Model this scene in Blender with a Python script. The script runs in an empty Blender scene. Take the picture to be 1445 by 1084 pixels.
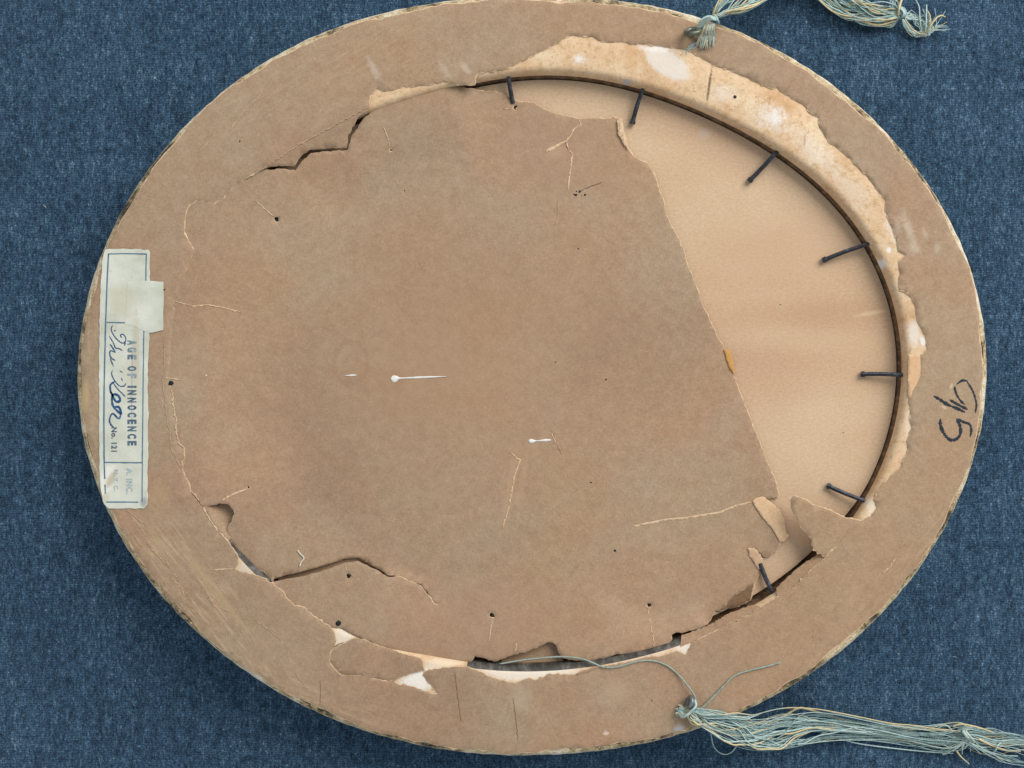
import bpy, math, random
import numpy as np
from mathutils import Vector
from mathutils.geometry import delaunay_2d_cdt

random.seed(7); rng = np.random.default_rng(7)
scene = bpy.context.scene
C = scene.collection

# ------------------------------------------------------------------ camera, light, exposure
S = 0.0003113           # metres per photo pixel on the back of the frame
H = 0.028               # height of the frame's back above the cloth
D = 0.45                # camera distance from the frame's back
CX, CY = 722.5, 542.0
cam = bpy.data.cameras.new("Camera")
cam.sensor_width = 36.0; cam.lens = 36.0 * D / (1445 * S)
cam.clip_start = 0.01; cam.clip_end = 50
camo = bpy.data.objects.new("Camera", cam); C.objects.link(camo)
camo.location = (0, 0, H + D); camo.rotation_euler = (0, 0, 0)
scene.camera = camo

world = bpy.data.worlds.new("World"); scene.world = world; world.use_nodes = True
bg = world.node_tree.nodes["Background"]
bg.inputs[0].default_value = (0.86, 0.93, 1.0, 1); bg.inputs[1].default_value = 0.54

def area(name, loc, target, size, power, col):
    l = bpy.data.lights.new(name, 'AREA'); l.shape = 'RECTANGLE'; l.size = size[0]; l.size_y = size[1]
    l.energy = power; l.color = col
    o = bpy.data.objects.new(name, l); C.objects.link(o)
    o.location = loc
    o.rotation_euler = (Vector(target) - Vector(loc)).to_track_quat('-Z', 'Y').to_euler()
    return o
area("window_light", (1.05, 1.15, 1.25), (0.05, 0, 0), (1.5, 1.3), 44, (1.0, 0.965, 0.92))

scene.view_settings.view_transform = 'Standard'; scene.view_settings.look = 'None'
scene.view_settings.exposure = 0.0; scene.view_settings.gamma = 1.0
scene.view_settings.use_curve_mapping = False

# ------------------------------------------------------------------ helpers
def P(px, py, z):
    """photo pixel at the height z -> world point (camera looks straight down)"""
    k = (H + D - z) / D * S
    return ((px - CX) * k, (CY - py) * k, z)

def lin(h):
    h = h.lstrip('#'); v = [int(h[i:i+2], 16) / 255 for i in (0, 2, 4)]
    return tuple([(c / 12.92 if c <= 0.04045 else ((c + 0.055) / 1.055) ** 2.4) for c in v] + [1.0])

def link(name, verts, faces, mats, parent=None, midx=None, smooth=False):
    me = bpy.data.meshes.new(name)
    me.from_pydata([tuple(map(float, v)) for v in verts], [], [tuple(map(int, f)) for f in faces])
    for m in (mats if isinstance(mats, (list, tuple)) else [mats]): me.materials.append(m)
    if midx is not None: me.polygons.foreach_set('material_index', np.asarray(midx, dtype=np.int32))
    if smooth: me.polygons.foreach_set('use_smooth', [True] * len(me.polygons))
    me.update()
    o = bpy.data.objects.new(name, me); C.objects.link(o)
    if parent: o.parent = parent
    return o

def empty(name, loc=(0, 0, 0)):
    o = bpy.data.objects.new(name, None); C.objects.link(o); o.location = loc
    o.empty_display_size = 0.01
    return o

def tag(o, label, cat, group=None):
    o['label'] = label; o['category'] = cat
    if group: o['group'] = group

def inpoly(pts, poly):
    x, y = pts[:, 0], pts[:, 1]; poly = np.asarray(poly); n = len(poly)
    r = np.zeros(len(pts), bool); j = n - 1
    for i in range(n):
        xi, yi = poly[i]; xj, yj = poly[j]
        c = ((yi > y) != (yj > y))
        with np.errstate(divide='ignore', invalid='ignore'):
            xx = (xj - xi) * (y - yi) / (yj - yi) + xi
        r ^= c & (x < xx); j = i
    return r

def jag(poly, amp=0.8, step=4.0, closed=True, seed=1):
    """resample a traced line and roughen it like torn paper"""
    r = np.random.default_rng(seed); P0 = [np.array(p, float) for p in poly]; out = []
    n = len(P0); last = n if closed else n - 1
    for i in range(last):
        a, b = P0[i], P0[(i + 1) % n]; d = np.linalg.norm(b - a); k = max(1, int(round(d / step)))
        nn = np.array([-(b - a)[1], (b - a)[0]]) / (d + 1e-9)
        for q in range(k):
            t = q / k
            off = r.normal(0, amp) * (0.35 if q == 0 else 1.0) * min(1, d / 8)
            out.append(a + (b - a) * t + nn * off)
    if not closed: out.append(P0[-1])
    return [tuple(p) for p in out]

def smooth_path(pts, n=60):
    """Catmull-Rom through points of any dimension"""
    p = np.array(pts, float); p = np.vstack([2 * p[0] - p[1], p, 2 * p[-1] - p[-2]])
    m = len(p) - 3; out = []
    for t in np.linspace(0, m - 1e-6, n):
        i = int(t); f = t - i; a, b, c, d = p[i:i + 4]
        out.append(0.5 * ((2 * b) + (-a + c) * f + (2 * a - 5 * b + 4 * c - d) * f * f + (-a + 3 * b - 3 * c + d) * f ** 3))
    return np.array(out)

def sst(a, b, x):
    t = np.clip((x - a) / (b - a), 0, 1); return t * t * (3 - 2 * t)

# ------------------------------------------------------------------ procedural materials
class M:
    def __init__(s, name, rough=0.85, spec=0.25):
        s.m = bpy.data.materials.new(name); s.m.use_nodes = True; s.nt = s.m.node_tree
        s.b = s.nt.nodes['Principled BSDF']; s.b.inputs['Roughness'].default_value = rough
        s.b.inputs['Specular IOR Level'].default_value = spec
        s.co = s.nt.nodes.new('ShaderNodeTexCoord').outputs['Object']
    def n(s, t, **kw):
        x = s.nt.nodes.new(t)
        for k, v in kw.items(): setattr(x, k, v)
        return x
    def l(s, a, b): s.nt.links.new(a, b)
    def scaled(s, v, rot=0.0, loc=(0, 0, 0)):
        x = s.n('ShaderNodeMapping'); s.l(s.co, x.inputs[0]); x.inputs['Scale'].default_value = v
        x.inputs['Rotation'].default_value = (0, 0, rot); x.inputs['Location'].default_value = loc
        return x.outputs[0]
    def noise(s, scale, detail=3, rough=0.55, vec=None, dist=0.0):
        x = s.n('ShaderNodeTexNoise'); x.inputs['Scale'].default_value = scale; x.inputs['Detail'].default_value = detail
        x.inputs['Roughness'].default_value = rough; x.inputs['Distortion'].default_value = dist
        s.l(vec if vec is not None else s.co, x.inputs['Vector']); return x.outputs['Fac']
    def ramp(s, fac, stops, interp='LINEAR'):
        x = s.n('ShaderNodeValToRGB'); e = x.color_ramp.elements; x.color_ramp.interpolation = interp
        while len(e) < len(stops): e.new(0.5)
        for i, (p, c) in enumerate(stops):
            e[i].position = p; e[i].color = lin(c) if isinstance(c, str) else (c, c, c, 1)
        s.l(fac, x.inputs[0]); return x.outputs[0]
    def mix(s, f, a, b, mode='MIX'):
        x = s.n('ShaderNodeMix', data_type='RGBA', blend_type=mode)
        for sock, v in ((x.inputs[0], f), (x.inputs[6], a), (x.inputs[7], b)):
            if hasattr(v, 'is_linked'): s.l(v, sock)
            elif isinstance(v, str): sock.default_value = lin(v)
            else: sock.default_value = v
        return x.outputs[2]
    def math(s, op, a, b=None):
        x = s.n('ShaderNodeMath', operation=op)
        for i, v in enumerate((a, b)):
            if v is None: continue
            if hasattr(v, 'is_linked'): s.l(v, x.inputs[i])
            else: x.inputs[i].default_value = v
        return x.outputs[0]
    def blob(s, col, px, py, rx, ry, rot, hexc, strength, soft, noise_out, namp, ring=0.0):
        """a stain of its own shape round one spot of the surface"""
        x, y, _ = P(px, py, H)
        sub = s.n('ShaderNodeVectorMath', operation='SUBTRACT'); s.l(s.co, sub.inputs[0]); sub.inputs[1].default_value = (x, y, 0)
        mp = s.n('ShaderNodeMapping'); mp.vector_type = 'TEXTURE'; s.l(sub.outputs[0], mp.inputs[0])
        mp.inputs['Rotation'].default_value = (0, 0, math.radians(rot)); mp.inputs['Scale'].default_value = (rx * S, ry * S, 1e6)
        ln = s.n('ShaderNodeVectorMath', operation='LENGTH'); s.l(mp.outputs[0], ln.inputs[0])
        d = s.math('ADD', ln.outputs['Value'], s.math('MULTIPLY', s.math('SUBTRACT', noise_out, 0.5), namp))
        if ring: d = s.math('ADD', s.math('DIVIDE', s.math('ABSOLUTE', s.math('SUBTRACT', d, 1.0)), ring), 0.0)
        mr = s.n('ShaderNodeMapRange', interpolation_type='SMOOTHSTEP'); s.l(d, mr.inputs[0])
        mr.inputs[1].default_value = 1 - soft; mr.inputs[2].default_value = 1 + soft
        mr.inputs[3].default_value = strength; mr.inputs[4].default_value = 0
        return s.mix(mr.outputs[0], col, hexc)
    def done(s, col, h=None, strength=0.3, dist=0.0002):
        if hasattr(col, 'is_linked'): s.l(col, s.b.inputs['Base Color'])
        else: s.b.inputs['Base Color'].default_value = lin(col)
        if h is not None:
            bp = s.n('ShaderNodeBump'); bp.inputs['Strength'].default_value = strength; bp.inputs['Distance'].default_value = dist
            s.l(h, bp.inputs['Height']); s.l(bp.outputs[0], s.b.inputs['Normal'])
        return s.m

def paper_mat(name, c_lo, c_mid, c_hi, blobs=()):
    m = M(name, 0.72, 0.22)
    big = m.noise(9, 3, 0.5); mid = m.noise(55, 4, 0.6); fine = m.noise(900, 4, 0.75); fib = m.noise(1, 3, 0.7, m.scaled((2600, 500, 1), 0.6)); fib2 = m.noise(1, 3, 0.7, m.scaled((500, 2400, 1), 0.3))
    col = m.ramp(big, [(0.3, c_lo), (0.5, c_mid), (0.72, c_hi)])
    col = m.mix(m.ramp(m.noise(14, 4, 0.6, m.scaled((1, 1, 1), 0, (3, 1, 0))), [(0.44, 0.0), (0.66, 0.65)]), col, '#a88469')
    col = m.mix(m.ramp(m.noise(19, 4, 0.6, m.scaled((1, 1, 1), 0, (7, 5, 0))), [(0.42, 0.0), (0.64, 0.80)]), col, '#a18d74')
    col = m.mix(m.ramp(mid, [(0.35, 0.0), (0.75, 0.40)]), col, '#9d7e63')
    bl = m.noise(230, 4, 0.7)
    col = m.mix(0.22, col, m.ramp(bl, [(0.3, '#8a8a8a'), (0.7, '#f6f6f6')]), 'SOFT_LIGHT')
    gr = m.ramp(fine, [(0.25, '#8f8f8f'), (0.5, '#c8c8c8'), (0.75, '#f4f4f4')])
    col = m.mix(0.24, col, gr, 'SOFT_LIGHT')
    f2 = m.ramp(m.math('MULTIPLY', fib, fib2), [(0.10, '#6e6e6e'), (0.25, '#bcbcbc'), (0.42, '#ffffff')])
    col = m.mix(0.34, col, f2, 'SOFT_LIGHT')
    # dark specks and long fibres
    vo = m.n('ShaderNodeTexVoronoi'); vo.inputs['Scale'].default_value = 420; m.l(m.scaled((1, 2.2, 1), 0.4), vo.inputs['Vector'])
    sp = m.ramp(vo.outputs['Distance'], [(0.03, 0.30), (0.10, 0.0)])
    col = m.mix(sp, col, '#5d4634')
    # rubbed, wrinkled wear slanting across the lower left of the border and down its left side
    for (bx_, by_, rx_, ry_, rt_, ang_, k_) in ((250, 830, 70, 190, 222, -51, .75), (130, 560, 24, 120, 0, -85, .6), (420, 985, 150, 34, -22, -20, .45), (1300, 820, 60, 190, -35, 50, .35), (420, 110, 200, 34, 28, 30, .35)):
        mp = m.n('ShaderNodeMapping'); mp.vector_type = 'TEXTURE'; m.l(m.co, mp.inputs[0])
        mp.inputs['Rotation'].default_value = (0, 0, math.radians(ang_)); mp.inputs['Scale'].default_value = (0.016, 0.0016, 1)
        sc_ = m.ramp(m.noise(1, 5, 0.7, mp.outputs[0]), [(0.50, 0.0), (0.70, 1.0)])
        worn = m.mix(sc_, col, '#c4ad8b')
        fac = m.blob('#000000', bx_, by_, rx_, ry_, rt_, '#ffffff', k_, .6, mid, .8)
        col = m.mix(fac, col, worn)
    nb = m.noise(420, 5, 0.75)
    for b in blobs: col = m.blob(col, *b[:8], nb, *b[8:])
    return m.done(col, m.math('ADD', m.math('MULTIPLY', fine, 0.5), m.math('ADD', m.math('ADD', m.math('MULTIPLY', mid, 3.0), m.math('MULTIPLY', m.noise(22, 3, 0.5), 9.0)), bl)), 0.18, 0.0005)

PAPER_BLOBS = [
    # px, py, rx, ry, rot, colour, strength, softness, noise amount (, ring)
    (1282, 325, 5, 22, 20, '#c6b6a0', .6, .8, 3.2), (1290, 352, 8, 7, 0, '#c6b6a0', .5, .8, 3.2),
    (1322, 350, 4, 7, 0, '#c0af98', .5, .8, 3.0), (1305, 330, 3, 8, 20, '#c2af98', .4, .8, 3.0),
    (1266, 318, 5, 12, 0, '#c2b0a0', .4, .8, 3.0),
    (528, 98, 4, 15, 28, '#c8b9a8', .5, .8, 3.4), (628, 100, 4, 12, 35, '#c8b9a6', .4, .8, 3.4), (657, 97, 4, 9, 40, '#c8b9a6', .45, .8, 3.4),
    (290, 815, 6, 55, 218, '#bda57f', .45, .9, 3.5), (222, 760, 5, 45, 218, '#b89f7c', .35, .9, 3.5),
    (330, 870, 5, 40, 222, '#b89f7c', .3, .9, 3.5), (225, 700, 10, 18, 0, '#b59a76', .4, .6, 1.6), (120, 560, 6, 22, 0, '#c0a87c', .6, .6, 1.6),
    (735, 985, 14, 18, 0, '#bba992', .4, .6, 1.5), (870, 975, 18, 16, 0, '#bba488', .35, .6, 1.5),
    (491, 512, 24, 30, 0, '#866651', .28, .9, .9, .12), (478, 505, 22, 22, 0, '#866651', .14, .9, .9, .10),
    (255, 540, 20, 9, 0, '#b39a80', .3, .7, 1.4),
    (556, 534, 14, 12, 0, '#9c7350', .40, .8, .6), (720, 690, 5, 60, -10, '#b8987b', .5, .7, 1.6), (738, 680, 4, 50, -8, '#b8987b', .35, .7, 1.6),
    (785, 208, 12, 10, 20, '#bfa387', .5, .6, 1.8), (610, 530, 90, 60, 0, '#a9866b', .25, .9, .8), (640, 500, 190, 150, 20, '#a98567', .35, .8, .8),
    (800, 200, 80, 70, 0, '#a27c66', .30, .8, .8), (700, 885, 130, 50, 0, '#a47d66', .30, .8, .8),
    (958, 1030, 6, 7, 0, '#b9bcc0', .7, .7, 2.4), (855, 1034, 4, 3, 0, '#d9c2b0', .9, .4, 1.0),
    (1342, 545, 2, 4, -20, '#c9b090', .8, .4, 1), (1332, 575, 4, 2, -30, '#c9b090', .8, .4, 1), (1286, 880, 2, 5, 20, '#bfa484', .6, .4, 1),
]
mat_paper = paper_mat('brown_paper', '#967c64', '#9f8369', '#a5886a', PAPER_BLOBS)
mat_board = None
def board_mat():
    m = M('backing_card', 0.8, 0.2)
    band = m.noise(1, 3, 0.5, m.scaled((5.0, 13, 1), 0.02)); fine = m.noise(1000, 4, 0.7); mid = m.noise(40, 4, 0.6)
    col = m.ramp(band, [(0.30, '#b69276'), (0.47, '#c3a283'), (0.62, '#cbb090'), (0.75, '#bb9779')])
    col = m.mix(m.ramp(mid, [(0.4, 0.0), (0.8, 0.5)]), col, '#bd9c79')
    col = m.mix(0.35, col, m.ramp(fine, [(0.25, '#8c8c8c'), (0.5, '#c4c4c4'), (0.75, '#f0f0f0')]), 'SOFT_LIGHT')
    st = m.noise(1, 4, 0.7, m.scaled((500, 1300, 1), .25))
    col = m.mix(0.26, col, m.ramp(st, [(0.35, '#9a9a9a'), (0.65, '#ececec')]), 'SOFT_LIGHT')
    nb = m.noise(120, 3, 0.6)
    for b in [(1130, 440, 130, 16, 3, '#ab8560', .26, .9, 1.6), (1160, 480, 130, 15, -2, '#d3ba97', .25, .9, 1.6), (1000, 182, 8, 7, 0, '#cbb6a2', .6, .6, 1.2),
              (1110, 345, 90, 35, 10, '#c4a284', .4, .8, .8), (1240, 440, 20, 3, 10, '#d8bd98', .6, .6, 1)]:
        col = m.blob(col, *b[:8], nb, b[8])
    return m.done(col, m.math('ADD', m.math('MULTIPLY', fine, 0.6), m.math('MULTIPLY', mid, 2.0)), 0.16, 0.0004)
mat_board = board_mat()

def wood_mat():
    m = M('bare_wood', 0.75, 0.25)
    g = m.noise(60, 4, 0.6); fine = m.noise(700, 4, 0.7); sp = m.noise(260, 5, 0.75)
    col = m.ramp(g, [(0.3, '#cba47c'), (0.5, '#d9b893'), (0.7, '#e0c6a3')])
    col = m.mix(0.35, col, m.ramp(fine, [(0.3, '#9a9a9a'), (0.7, '#f0f0f0')]), 'SOFT_LIGHT')
    col = m.mix(m.ramp(sp, [(0.50, 0.0), (0.68, 0.65)]), col, '#b99463')
    col = m.mix(m.ramp(m.noise(620, 5, 0.8), [(0.56, 0.0), (0.68, 0.6)]), col, '#8d6a42')
    nb = m.noise(520, 5, 0.8)
    W = '#e9e4dc'
    for b in [(942, 90, 35, 17, -32, '#e2d8cc', .85, .2, .45), (925, 69, 22, 4, -4, W, .8, .8, 2.6), (818, 83, 8, 5, 0, W, .85, .8, 3.4), (1088, 166, 20, 14, -30, W, .6, .9, 4.4),
              (1096, 166, 8, 8, 0, W, .8, .9, 3.4), (1020, 130, 14, 10, 0, '#e6dccf', .5, .9, 4.4), (1150, 215, 34, 13, -45, '#e6dccd', .45, .9, 4.4),
              (1205, 270, 34, 12, -50, '#e4d8c4', .4, .9, 4.4), (1245, 373, 6, 7, 0, W, .95, .4, 1.2), (1254, 353, 3, 4, 0, W, .9, .4, 1.0),
              (1262, 320, 10, 25, 20, '#e6dccb', .6, .7, 1.8), (1302, 482, 4, 7, 20, W, .9, .5, 1.0), (1290, 470, 8, 16, 0, '#e8dfd4', .7, .5, 1.2),
              (1232, 718, 9, 14, 20, '#e8dac4', .7, .5, 1.0), (1283, 600, 5, 30, 0, '#e6d2b8', .6, .6, 1.4),
              (590, 962, 32, 16, 25, '#efe8de', .9, .4, .6), (750, 950, 70, 12, 0, '#ebe2d4', .75, .5, .8), (485, 897, 14, 18, 0, '#e6dccb', .7, .5, .8), (965, 915, 12, 10, 0, '#eadfd0', .8, .5, .6),
              (905, 928, 40, 6, 12, '#e2cdb6', .7, .5, .8), (625, 936, 28, 8, 5, '#e6d4ba', .7, .5, .8), (350, 800, 16, 12, 35, '#cfc0ae', .8, .5, .8),
              (1037, 137, 2.5, 2.5, 0, '#2a211a', 1, .3, .6), (886, 114, 6, 2.5, 0, '#b9b8ba', .8, .4, .6), (1001, 120, 1.6, 22, -8, '#5b4128', .8, .7, 4.0),
              (890, 75, 8, 30, 0, '#c79d6c', .35, .8, 1.6)]:
        col = m.blob(col, *b[:8], nb, b[8])
    return m.done(col, m.math('ADD', fine, sp), 0.4, 0.0004)
mat_wood = wood_mat()

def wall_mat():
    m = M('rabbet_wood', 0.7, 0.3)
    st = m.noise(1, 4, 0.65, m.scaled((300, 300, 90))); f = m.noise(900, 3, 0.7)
    col = m.ramp(st, [(0.3, '#463729'), (0.5, '#69513b'), (0.7, '#8d7154')])  # wood brown, darkened to paint in the shadow low on the rabbet wall
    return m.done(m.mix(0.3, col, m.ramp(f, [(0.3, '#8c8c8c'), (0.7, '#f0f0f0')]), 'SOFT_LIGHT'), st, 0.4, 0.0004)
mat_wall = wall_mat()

def rim_mat(name='worn_gilt', sh=0.0):
    m = M(name, 0.55, 0.4)
    a = m.noise(30, 5, 0.7); b = m.noise(300, 5, 0.75); f = m.noise(1200, 3, 0.7)
    k = m.math('ADD', m.math('MULTIPLY', a, 0.62), m.math('MULTIPLY', b, 0.38))
    col = m.ramp(k, [(0.38 + sh, '#2c2b26'), (0.43 + sh, '#5a513f'), (0.475 + sh, '#a08a66'), (0.53 + sh, '#c6b48e'), (0.62 + sh, '#e8dfcb')])
    col = m.mix(0.35, col, m.ramp(f, [(0.3, '#808080'), (0.7, '#f0f0f0')]), 'SOFT_LIGHT')
    return m.done(col, m.math('ADD', b, f), 0.7, 0.0006)
mat_rim = rim_mat(); mat_rimdark = rim_mat('worn_gilt_inner', 0.0); mat_rimpale = rim_mat('worn_gilt_outer', -0.07)

def torn_mat():
    m = M('torn_paper_fibre', 0.9, 0.1)
    f = m.noise(800, 4, 0.7)
    return m.done(m.ramp(f, [(0.3, '#b59370'), (0.5, '#cfb290'), (0.7, '#dfc8a8')]), f, 0.5, 0.0003)
mat_torn = torn_mat()
def plain(name, c1, c2, rough=0.8, scale=700, spec=0.25, bump=0.3, metal=0.0):
    m = M(name, rough, spec); f = m.noise(scale, 4, 0.65); m.b.inputs['Metallic'].default_value = metal
    return m.done(m.ramp(f, [(0.3, c1), (0.7, c2)]), f, bump, 0.0002)
mat_tornbrown = plain('torn_edge_brown', '#8d6c50', '#b8987a')
mat_creasel = plain('crease_light', '#a98c6e', '#bfa284')
mat_orange = plain('orange_fibre', '#b88748', '#cc9c5c')
mat_fold = plain('paper_inside', '#cfab83', '#dfbe98')
mat_dark = plain('dark_crease', '#6d5541', '#87694f')
def iron_mat():
    m = M('black_iron', 0.42, 0.5); m.b.inputs['Metallic'].default_value = 0.35; a = m.noise(420, 4, 0.7); b = m.noise(900, 4, 0.7)
    col = m.ramp(a, [(0.35, '#1b1e23'), (0.55, '#343a42'), (0.7, '#565e67')])
    return m.done(m.mix(m.ramp(b, [(0.52, 0.0), (0.68, 0.6)]), col, '#4a3527'), m.math('ADD', a, b), 0.8, 0.0003)
mat_nail = iron_mat()
mat_ink = plain('black_ink', '#1c222a', '#303a44', 0.7, 900)
mat_spot = plain('ink_spot', '#141618', '#24282c', 0.6, 900)
mat_white = plain('white_paint', '#d6d2cc', '#efede8', 0.5, 900)
mat_brass = plain('old_brass', '#4e523c', '#8d9285', 0.38, 300, 0.5, 0.4, 0.55)
mat_steel = plain('dull_steel', '#5c6366', '#9aa0a0', 0.38, 400, 0.5, 0.3, 0.6)
mat_wire = plain('grey_cord', '#7d8c84', '#a9b3a4', 0.6, 900)
mat_t1 = plain('teal_thread', '#9dbab6', '#cbdcd6', 0.75, 900)
mat_t2 = plain('grey_teal_thread', '#6d8c8e', '#9cb5b3', 0.75, 900)
mat_t3 = plain('cream_thread', '#c2b184', '#ddcfa6', 0.75, 900)
mat_lint = plain('lint', '#c8c3b6', '#e0dcd0', 0.8, 900)
mat_fuzz = plain('wood_fuzz', '#4e3826', '#8a6848', 0.8, 900)

def label_mat():
    m = M('label_paper', 0.6, 0.3)
    a = m.noise(70, 4, 0.6); f = m.noise(800, 4, 0.7); sp = m.noise(350, 5, 0.8)
    col = m.ramp(a, [(0.3, '#bfc0ae'), (0.5, '#cfd1c2'), (0.7, '#dadacd')])
    col = m.mix(m.ramp(sp, [(0.60, 0.0), (0.72, 0.5)]), col, '#a9a58f')
    nb = m.noise(220, 4, 0.7)
    for b in [(175, 425, 20, 22, 0, '#c2bda2', .5, .4, 1.0), (192, 500, 6, 45, 0, '#b8ab92', .55, .6, 2.0), (185, 540, 14, 25, 0, '#cfcab6', .5, .7, 1.5),
              (150, 680, 10, 24, -20, '#eae6d8', .9, .4, 1.8), (158, 676, 5, 12, -30, '#b3a78c', .7, .5, 1.8), (204, 708, 5, 6, 0, '#8f9296', .7, .5, 1.4), (148, 705, 5, 10, -30, '#cfc8b2', .9, .4, 1.5)]:
        col = m.blob(col, *b[:8], nb, b[8])
    return m.done(col, m.math('ADD', f, sp), 0.3, 0.0003)
mat_label = label_mat()
mat_tape = plain('paper_tape', '#c3cac0', '#d0d6cc', 0.6, 300)
mat_blue = plain('blue_print', '#3f6580', '#5c7f96', 0.7, 600)
mat_print = plain('navy_print', '#263a4e', '#6a8090', 0.7, 420)
mat_faint = plain('faded_print', '#8ba3ae', '#b4c2c4', 0.7, 500)
mat_pen = plain('blue_pen', '#1b416a', '#376489', 0.6, 500)

def cloth_mat():
    m = M('blue_knit_cloth', 0.9, 0.1)
    m.b.inputs['Sheen Weight'].default_value = 0.15; m.b.inputs['Sheen Roughness'].default_value = 0.5
    w = m.n('ShaderNodeTexWave', wave_type='BANDS', bands_direction='Y'); w.inputs['Scale'].default_value = 290
    w.inputs['Distortion'].default_value = 7; w.inputs['Detail'].default_value = 2; w.inputs['Detail Scale'].default_value = 2.2
    m.l(m.co, w.inputs['Vector'])
    v = m.noise(1, 5, 0.75, m.scaled((820, 270, 1))); v2 = m.noise(1, 3, 0.6, m.scaled((210, 45, 1)))
    g = m.noise(1, 3, 0.8, m.scaled((1500, 900, 1))); big = m.noise(22, 3, 0.55); mid = m.noise(1, 5, 0.75, m.scaled((330, 190, 1)))
    k = m.math('ADD', m.math('MULTIPLY', v, 0.30), m.math('MULTIPLY', v2, 0.10))
    k = m.math('ADD', k, m.math('MULTIPLY', g, 0.30)); k = m.math('ADD', k, m.math('MULTIPLY', big, 0.05))
    k = m.math('ADD', k, m.math('MULTIPLY', mid, 0.17)); k = m.math('ADD', k, m.math('MULTIPLY', w.outputs['Fac'], 0.035))
    col = m.ramp(k, [(0.40, '#101e2c'), (0.47, '#294257'), (0.53, '#46627a'), (0.61, '#97adbf')])
    h = m.math('ADD', m.math('MULTIPLY', w.outputs['Fac'], 0.25), m.math('ADD', v, g))
    return m.done(col, h, 0.6, 0.0005)
mat_cloth = cloth_mat()

# ------------------------------------------------------------------ the cloth
n = 90; L = 0.9
xs = np.linspace(-L, L, n + 1)
vv, ff = [], []
for j in range(n + 1):
    for i in range(n + 1):
        x, y = xs[i], xs[j]
        z = -0.0008 + 0.0006 * math.sin(x * 21 + y * 9) * math.sin(y * 17 - x * 5)
        vv.append((x, y, z))
for j in range(n):
    for i in range(n):
        a = j * (n + 1) + i; ff.append((a, a + 1, a + n + 2, a + n + 1))
cloth = link('cloth', vv, ff, mat_cloth, smooth=True); cloth['kind'] = 'structure'
cloth['label'] = 'dark blue ribbed knit cloth under the oval frame'

# ------------------------------------------------------------------ ovals measured in the photo
OC = np.array([752.0, 528.0])
OUT = [(400,70),(299,141),(220,220),(175,281),(149,341),(133,382),(116,446),(106,529),(106,550),(113,605),(135,694),(171,758),(183,784),(225,842),(266,885),(349,953),(432,1001),
       (455,1010),(538,1041),(649,1062),(755,1069),(875,1059),(958,1039),(1027,1014),(1100,980),(1156,945),(1222,895),(1272,839),(1294,810),(1333,752),(1367,672),(1384,616),(1394,550),
       (1395,515),(1394,468),(1383,413),(1358,338),(1327,280),(1308,254),(1266,203),(1211,147),(1133,88),(1045,43),(1018,30),(990,23),(855,0),(735,-9),(610,2),(516,22),(451,45.6)]
INN = [(246,424),(241,480),(241,520),(243,555),(249,600),(259,650),(270,694),(287,717),(321,763),(386,824),(440,867),(465,884),(506,903),(556,919),(595,931),(640,938),(690,942),(750,945),
       (800,943),(847,939),(900,927),(955,911),(1013,889),(1075,856),(1120,830),(1167,785),(1213,735),(1242,688),(1262,640),(1275,590),(1281,520),(1278,470),(1268,410),(1242,350),(1190,285),
       (1152,245),(1090,198),(1045,176),(1004,154),(949,129),(907,118),(838,102),(755,99),(700,104),(640,117),(600,125),(560,138),(523,150),(470,175),(420,203),(374,234),(316,279),(285,325),(263,370)]
def fit(pts, K):
    p = np.array(pts, float) - OC; th = np.arctan2(p[:, 1], p[:, 0]); r = np.hypot(p[:, 0], p[:, 1])
    f = lambda t: np.stack([np.ones_like(t)] + [g(k * t) for k in range(1, K + 1) for g in (np.cos, np.sin)], -1)
    A = f(th); reg = np.diag([0.0] + [0.02 * k ** 2 for k in range(1, K + 1) for _ in (0, 1)])
    c = np.linalg.solve(A.T @ A + reg, A.T @ r)
    return lambda t: f(np.asarray(t, float)) @ c
RO = fit(OUT, 6); RI = fit(INN, 6)
def depth_in(px, py):
    """pixels inside the rabbet's edge (negative on the frame)"""
    dx, dy = px - OC[0], py - OC[1]; return RI(np.arctan2(dy, dx)) - np.hypot(dx, dy)
def ring_px(t, off, fn):
    r = fn(t) + off; return OC[0] + r * np.cos(t), OC[1] + r * np.sin(t)

frame = empty('picture_frame', (0.009, 0.004, 0.0))
tag(frame, 'oval picture frame lying face down on the blue cloth, torn brown paper on its back', 'picture frame')
ROOT = frame
def child(o, parent=None):
    """parent keeping world coordinates"""
    o.parent = parent or ROOT
    base = frame.location
    o.matrix_parent_inverse.identity()
    if o.parent == ROOT: o.location = -base
    return o

# frame body: profile swept round the oval; offsets in mm from outer / inner edge
N = 480
TH = np.linspace(0, 2 * math.pi, N, endpoint=False)
def sweep(name, prof, mats, midx, jitter=None, close=True, smooth=True):
    vs = []; mm = 0.001 / S
    for q, (which, off, z) in enumerate(prof):
        fn = RO if which == 'o' else RI
        r = fn(TH) + off * mm
        if jitter is not None: r = r + jitter[q] * mm
        for t, rr in zip(TH, r):
            vs.append((((OC[0] + rr * math.cos(t)) - CX) * S, (CY - (OC[1] + rr * math.sin(t))) * S, z))
    fs, mi = [], []; k = len(prof)
    for q in range(k if close else k - 1):
        a, b = q * N, ((q + 1) % k) * N
        for i in range(N):
            j = (i + 1) % N; fs.append((a + i, b + i, b + j, a + j)); mi.append(midx[q](TH[i]) if callable(midx[q]) else midx[q])
    return link(name, vs, fs, mats, None, mi, smooth)
BZ = H - 0.009            # top of the backing board
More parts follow.
